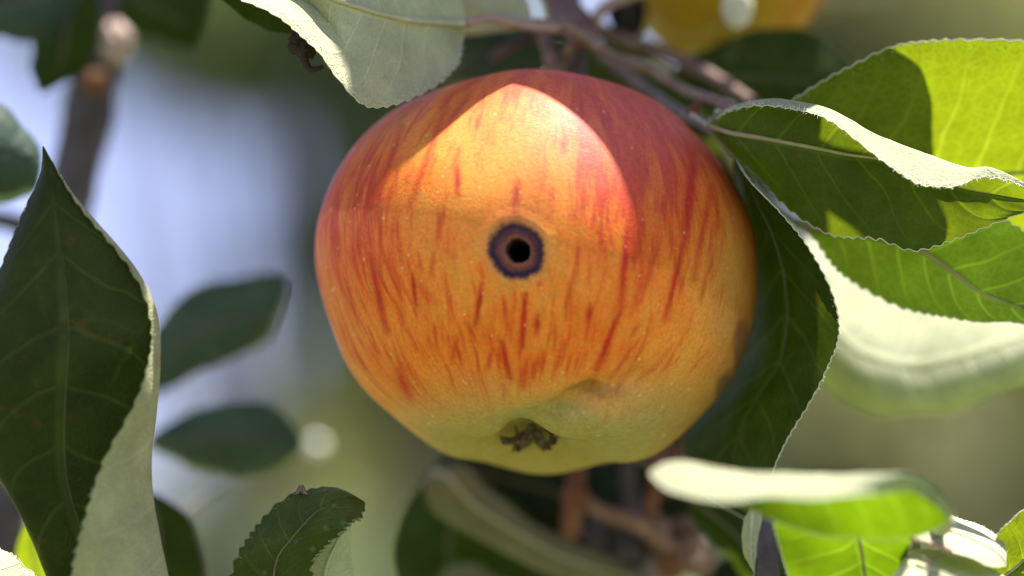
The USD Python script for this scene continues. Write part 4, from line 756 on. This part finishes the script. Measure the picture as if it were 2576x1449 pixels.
H1_ = add_leaf(shoot3, 'bright green leaf with a white rim cut off by the lower right edge', [[(2470, 1500, 3.0)], [(2494, 1424, 3.1), (2540, 1440, 2.6), (2580, 1490, 2.4)], [(2512, 1354, 3.2), (2585, 1400, 2.5), (2640, 1470, 2.2)], [(2560, 1296, 3.2), (2650, 1350, 2.4), (2720, 1420, 2.1)], [(2650, 1270, 3), (2720, 1300, 2.4), (2780, 1360, 2.2)], [(2800, 1270, 2.4)]], (-1, 0, 1), 'leaf_bright', seed=89, fuzz=120, fuzz_len=.05, nu=140, nv=40)

# ---------------------------------------------------------------- lumps added for the bright spots by the golden apple
put('bright_lump', lump(P(1856, 22, -3.7), .32, 93, (.9, 1.1, .3), .12), M['rim'], branch, label='white lump added for the highlight in front of the golden apple, out of focus')  # added pale lump stands in for a white highlight
put('bright_lump', lump(P(1985, 14, -7.0), .32, 94, (.8, 1.3, .3), .2), mat('peach', {"d": ("principled_bsdf", {"base_color": (0.5, 0.32, 0.17), "roughness": 0.7})}, [], "d.BSDF"), branch, label='peach coloured lump beside the golden apple, out of focus')
add_leaf(branch, 'small near-black leaf standing in for the dark shaded gap left of the golden apple', [[(1580, -40, -5.4)], [(1535, 10, -5.4), (1575, 10, -5.3), (1620, 0, -5.4)], [(1535, 60, -5.4), (1578, 60, -5.3), (1622, 60, -5.4)], [(1590, 110, -5.4)]], (-1, 0, 1), 'shaded_gap_leaf', rim=None, midrib='midrib_dark', seed=95, nu=60, nv=20)

# ---------------------------------------------------------------- the unseen tree overhead: leaves placed and shaped to cast the wanted shade
SC = SUN_CAM
Q1 = np.array([1.0, 0, 0]) - SC[0] * SC; Q1 /= np.linalg.norm(Q1); Q2 = np.cross(Q1, SC)       # across the sunbeams: right, towards the lens
def flat(p): return np.stack([p @ Q1, p @ Q2], -1)
ARCH_R = [(1290, 211), (1330, 222), (1372, 240), (1440, 284), (1500, 343), (1545, 410), (1575, 478), (1590, 545), (1595, 610)]
ARCH_L = [(1290, 211), (1232, 238), (1170, 285), (1110, 335), (1070, 372), (1020, 415), (960, 470)]
fv = ((dirs[..., 2] > 0.02) & (PH > 0.62)).ravel(); FP = V_[fv]; FU = uvp.reshape(-1, 2)[fv]
def on_apple(p): return FP[np.argmin(((FU - np.array(p)) ** 2).sum(1))]
def shade_leaf(edge3, H, side, width, ext0, ext1, seed, parent, label=None):
    """A leaf H cm up the sunbeams whose margin runs past the given points; side: which way the blade lies."""
    e = np.array([flat(p) for p in edge3]); d0 = e[0] - e[1]; d0 /= np.linalg.norm(d0); d1 = e[-1] - e[-2]; d1 /= np.linalg.norm(d1)
    e = np.vstack([e[0] + d0 * ext0, e[0] + d0 * ext0 * .5, e, e[-1] + d1 * ext1 * .5, e[-1] + d1 * ext1])
    e = smooth_path(e, 14)
    t = np.linspace(0, 1, 14); OUT = side[0] * Q1 + side[1] * Q2
    prof = np.sin(np.pi * np.clip(t * .96 + .02, 0, 1)) ** .6
    rows = []
    for i in range(14):
        base = e[i][0] * Q1 + e[i][1] * Q2 + H * SC
        w = width * prof[i] + .02
        rows.append([tuple(base), tuple(base + OUT * w * .5 + SC * .25 * prof[i]), tuple(base + OUT * w)])
    L = Leaf(rows, (-1, 0, 1), nu=120, nv=30, teeth=26, tooth=0.0, ripple=.01, seed=seed, raw=True)
    vf, uv = L.mesh()
    put('leaf', vf, M['leaf_dark'], parent, uv=uv, label=label)
tree = thing('apple_tree', 'unseen crown of the apple tree overhead, its leaves placed and shaped for their shade', 'tree')
right_edge = [on_apple(p) for p in ARCH_R]; left_edge = [on_apple(p) for p in ARCH_L]
shade_leaf(right_edge, 13.0, (.85, -.55), 3.6, 1.6, 1.5, 201, tree)
shade_leaf(left_edge, 11.5, (-.5, -.87), 4.2, 1.6, 1.8, 202, tree)
ga = LA.g.reshape(-1, 3); ua = pix(ga)
def on_A(p): return ga[np.argmin(((ua - np.array(p)) ** 2).sum(1))]
EDGE_A = [(2240, 118), (2270, 136), (2303, 158), (2330, 196), (2344, 255), (2348, 330), (2348, 400)]
shade_leaf([on_A(p) for p in EDGE_A], 10.0, (-1, 0), 2.6, 1.0, 1.2, 203, tree)

gb = LB.g.reshape(-1, 3); ub = pix(gb)
b_ = gb[np.argmin(((ub - np.array((2386, 570))) ** 2).sum(1))]
shade_leaf([b_ + Q2 * d_ + Q1 * e_ for d_, e_ in ((.12, -.22), (0.02, -.04), (-.07, .0), (-.15, -.02), (-.2, -.1))], 9.0, (-1, -.05), 3.2, .2, .06, 204, tree)

def grid(L, f): u, w = np.meshgrid(L.u, L.w, indexing='ij'); k = f(u, w, pix(L.g)); return L.g[k]
lit, dark = [], []
patch = np.array(ARCH_R + [(1540, 680), (1300, 660), (1080, 610), (930, 560)] + ARCH_L[::-1][:-1], float)
import shapely
inp = shapely.contains_xy(shapely.Polygon(patch), FU[:, 0], FU[:, 1])
FN = FP - CEN; FN /= np.linalg.norm(FN, axis=1, keepdims=True); ns = FN @ SC
lit += [FP[inp][::12], np.array([on_apple((x * .99 + 13.2, y * .985 + 7.5)) for a_, b_ in ((ARCH_R[:-1], ARCH_R[1:]), (ARCH_L[:-1], ARCH_L[1:])) for p_, q_ in zip(a_, b_) for x, y in [(p_[0] + (q_[0] - p_[0]) * t_, p_[1] + (q_[1] - p_[1]) * t_) for t_ in (0, .33, .66)]])]
dark += [FP[(~inp) & (ns > -0.03)][::40]]
xA = np.interp(ua[:, 1], [p[1] for p in EDGE_A], [p[0] for p in EDGE_A])
infr = (ua[:, 0] < 2640)
lit += [ga[(ua[:, 0] > xA + 8)][::7]]; dark += [ga[(ua[:, 0] < xA - 12) & (ua[:, 1] < 450)][::17]]
lit += [grid(LB, lambda u, w, q: (w > .55) & (q[..., 0] > 1960))[::5], grid(LB, lambda u, w, q: (q[..., 0] > 2395))[::7], grid(LB, lambda u, w, q: (w > 0.1) & (q[..., 0] > 2090) & (q[..., 0] < 2190))[::5]]
dark += [grid(LB, lambda u, w, q: (w < .3) & (q[..., 0] < 2370) & ~((q[..., 0] > 2075) & (q[..., 0] < 2190) & (w > .05)))[::31]]
dark += [grid(LC, lambda u, w, q: q[..., 0] > 1850)[::23]]
lit += [grid(LT, lambda u, w, q: (w < -.84) & (q[..., 0] > 580) & (q[..., 0] < 850))[::3]]
dark += [grid(LT, lambda u, w, q: (w > -.7) & (q[..., 1] > -150))[::23]]
lit += [grid(LE, lambda u, w, q: w < 1.1)[::9], grid(LD, lambda u, w, q: q[..., 0] > 2230)[::13]]
for L in (F1, F2, G1, G2, H1_, L7): lit += [L.g.reshape(-1, 3)[::17]]
lit += [grid(L8, lambda u, w, q: q[..., 0] > -60)[::11], grid(L9, lambda u, w, q: (q[..., 0] > 893) | ((w > .93) & (q[..., 1] < 1440)))[::3]]
dark += [grid(L4, lambda u, w, q: w > -2)[::31], grid(L9, lambda u, w, q: (q[..., 0] < 870) & (w < .6))[::31]]
for pnt in ((797, 1121, -17), (1505, 1226, -7.2), (1856, 22, -3.7), (1985, 14, -7), (1769, 1302, -4.4), (292, 100, -7), (310, 130, -7), (2600, 1000, -4)): lit += [np.array([P(*pnt) + d_ for d_ in ((.3, 0, 0), (-.3, 0, 0), (0, 0, .3), (0, 0, -.3), (0, 0, 0))])]
for x in range(-100, 1500, 60):
    for z in (-9, -8, -6.5, -5.5, -4.5): dark += [np.array([P(x, 200 if x < 500 else 1200, z)])]
for x in range(1150, 2200, 45):
    for z in (-5, -4.2, -3): dark += [np.array([P(x, 150, z)])]
lit = np.vstack(lit); dark = np.vstack(dark)
lq, dq = flat(lit), flat(dark); dh = dark @ SC; lh = lit @ SC
todo = np.ones(len(dark), bool); rr_ = np.random.default_rng(33); vs, fs, nn_ = [], [], 0
shape = []
for i in range(9):
    t_ = i / 8
    shape.append([np.array([(t_ - .5) * 2, s_ * .62 * math.sin(math.pi * min(max(t_ ** .85, .0), 1)) ** .8, abs(s_) * .16 - .25 * (t_ - .5) ** 2]) for s_ in (-1, -.5, 0, .5, 1)])
shape = np.array(shape).reshape(-1, 3); sf = quads(9, 5)
added = []
for trial in range(9500):
    if trial < 8600 and todo.any():
        k_ = rr_.choice(np.nonzero(todo)[0]); c2_ = dq[k_] + rr_.normal(0, .8, 2)
    else:
        c2_ = rr_.uniform(-26, 26, 2) * [1, .8]
    H = rr_.uniform(11, 34); big = rr_.uniform(1.3, 3.6) * (1.0 if trial < 2500 else .5 if trial < 4500 else .28)
    c_ = c2_[0] * Q1 + c2_[1] * Q2 + H * SC
    up_ = SC + rr_.normal(0, .45, 3); up_ /= np.linalg.norm(up_)
    xa_ = np.cross(up_, rr_.normal(0, 1, 3)); xa_ /= np.linalg.norm(xa_); ya_ = np.cross(up_, xa_)
    A2 = np.stack([flat(xa_ * big), flat(ya_ * big * .62)], 1)
    if abs(np.linalg.det(A2)) < .2: continue
    inv = np.linalg.inv(A2)
    V1 = c_ + shape[:, :1] * xa_ * big + shape[:, 1:2] * ya_ * big + shape[:, 2:] * up_ * big
    near = (np.abs(lq - c2_).max(1) < big * 1.3 + .4) & (lh < H)
    if near.any():
        hull = shapely.MultiPoint(flat(V1)).convex_hull.buffer(.18)
        if shapely.contains_xy(hull, lq[near, 0], lq[near, 1]).any(): continue
    du_ = ((((dq - c2_) @ inv.T) ** 2).sum(1) < .72) & (dh < H - 1)
    if trial < 8600 and not (du_ & todo).any(): continue
    if trial >= 8600 and len(added) > 560: break
    pv = pix(V1)
    if ((pv[:, 1] > -60) & (pv[:, 0] > -100) & (pv[:, 0] < 2680) & (V1[:, 2] < 55)).any(): continue
    todo &= ~du_; added.append(c_); vs.append(V1); fs.append(sf + nn_); nn_ += len(V1)
print('canopy', len(added), 'uncovered', int(todo.sum()), 'of', len(dark))
UVc = np.tile(np.stack([(shape[:, 0] + 1) / 2, shape[:, 1] / 1.24 + .5], 1), (len(added), 1))
put('crown', (np.vstack(vs), np.vstack(fs)), M['leaf_dark'], tree, uv=UVc, kind='stuff')
cen = np.array(added)
put('trunk', join([tube([(-95, -170, -44), (-80, -60, -42), (-62, 20, -40), (-20, 48, -38)], 6.5, 2.2, n=40, bumpy=.2, seed=3, sides=14), tube([(-20, 48, -38), (10, 56, -36), (48, 60, -30)], 2.2, .6, n=24, bumpy=.2, seed=4)]), M['old_wood'], tree)
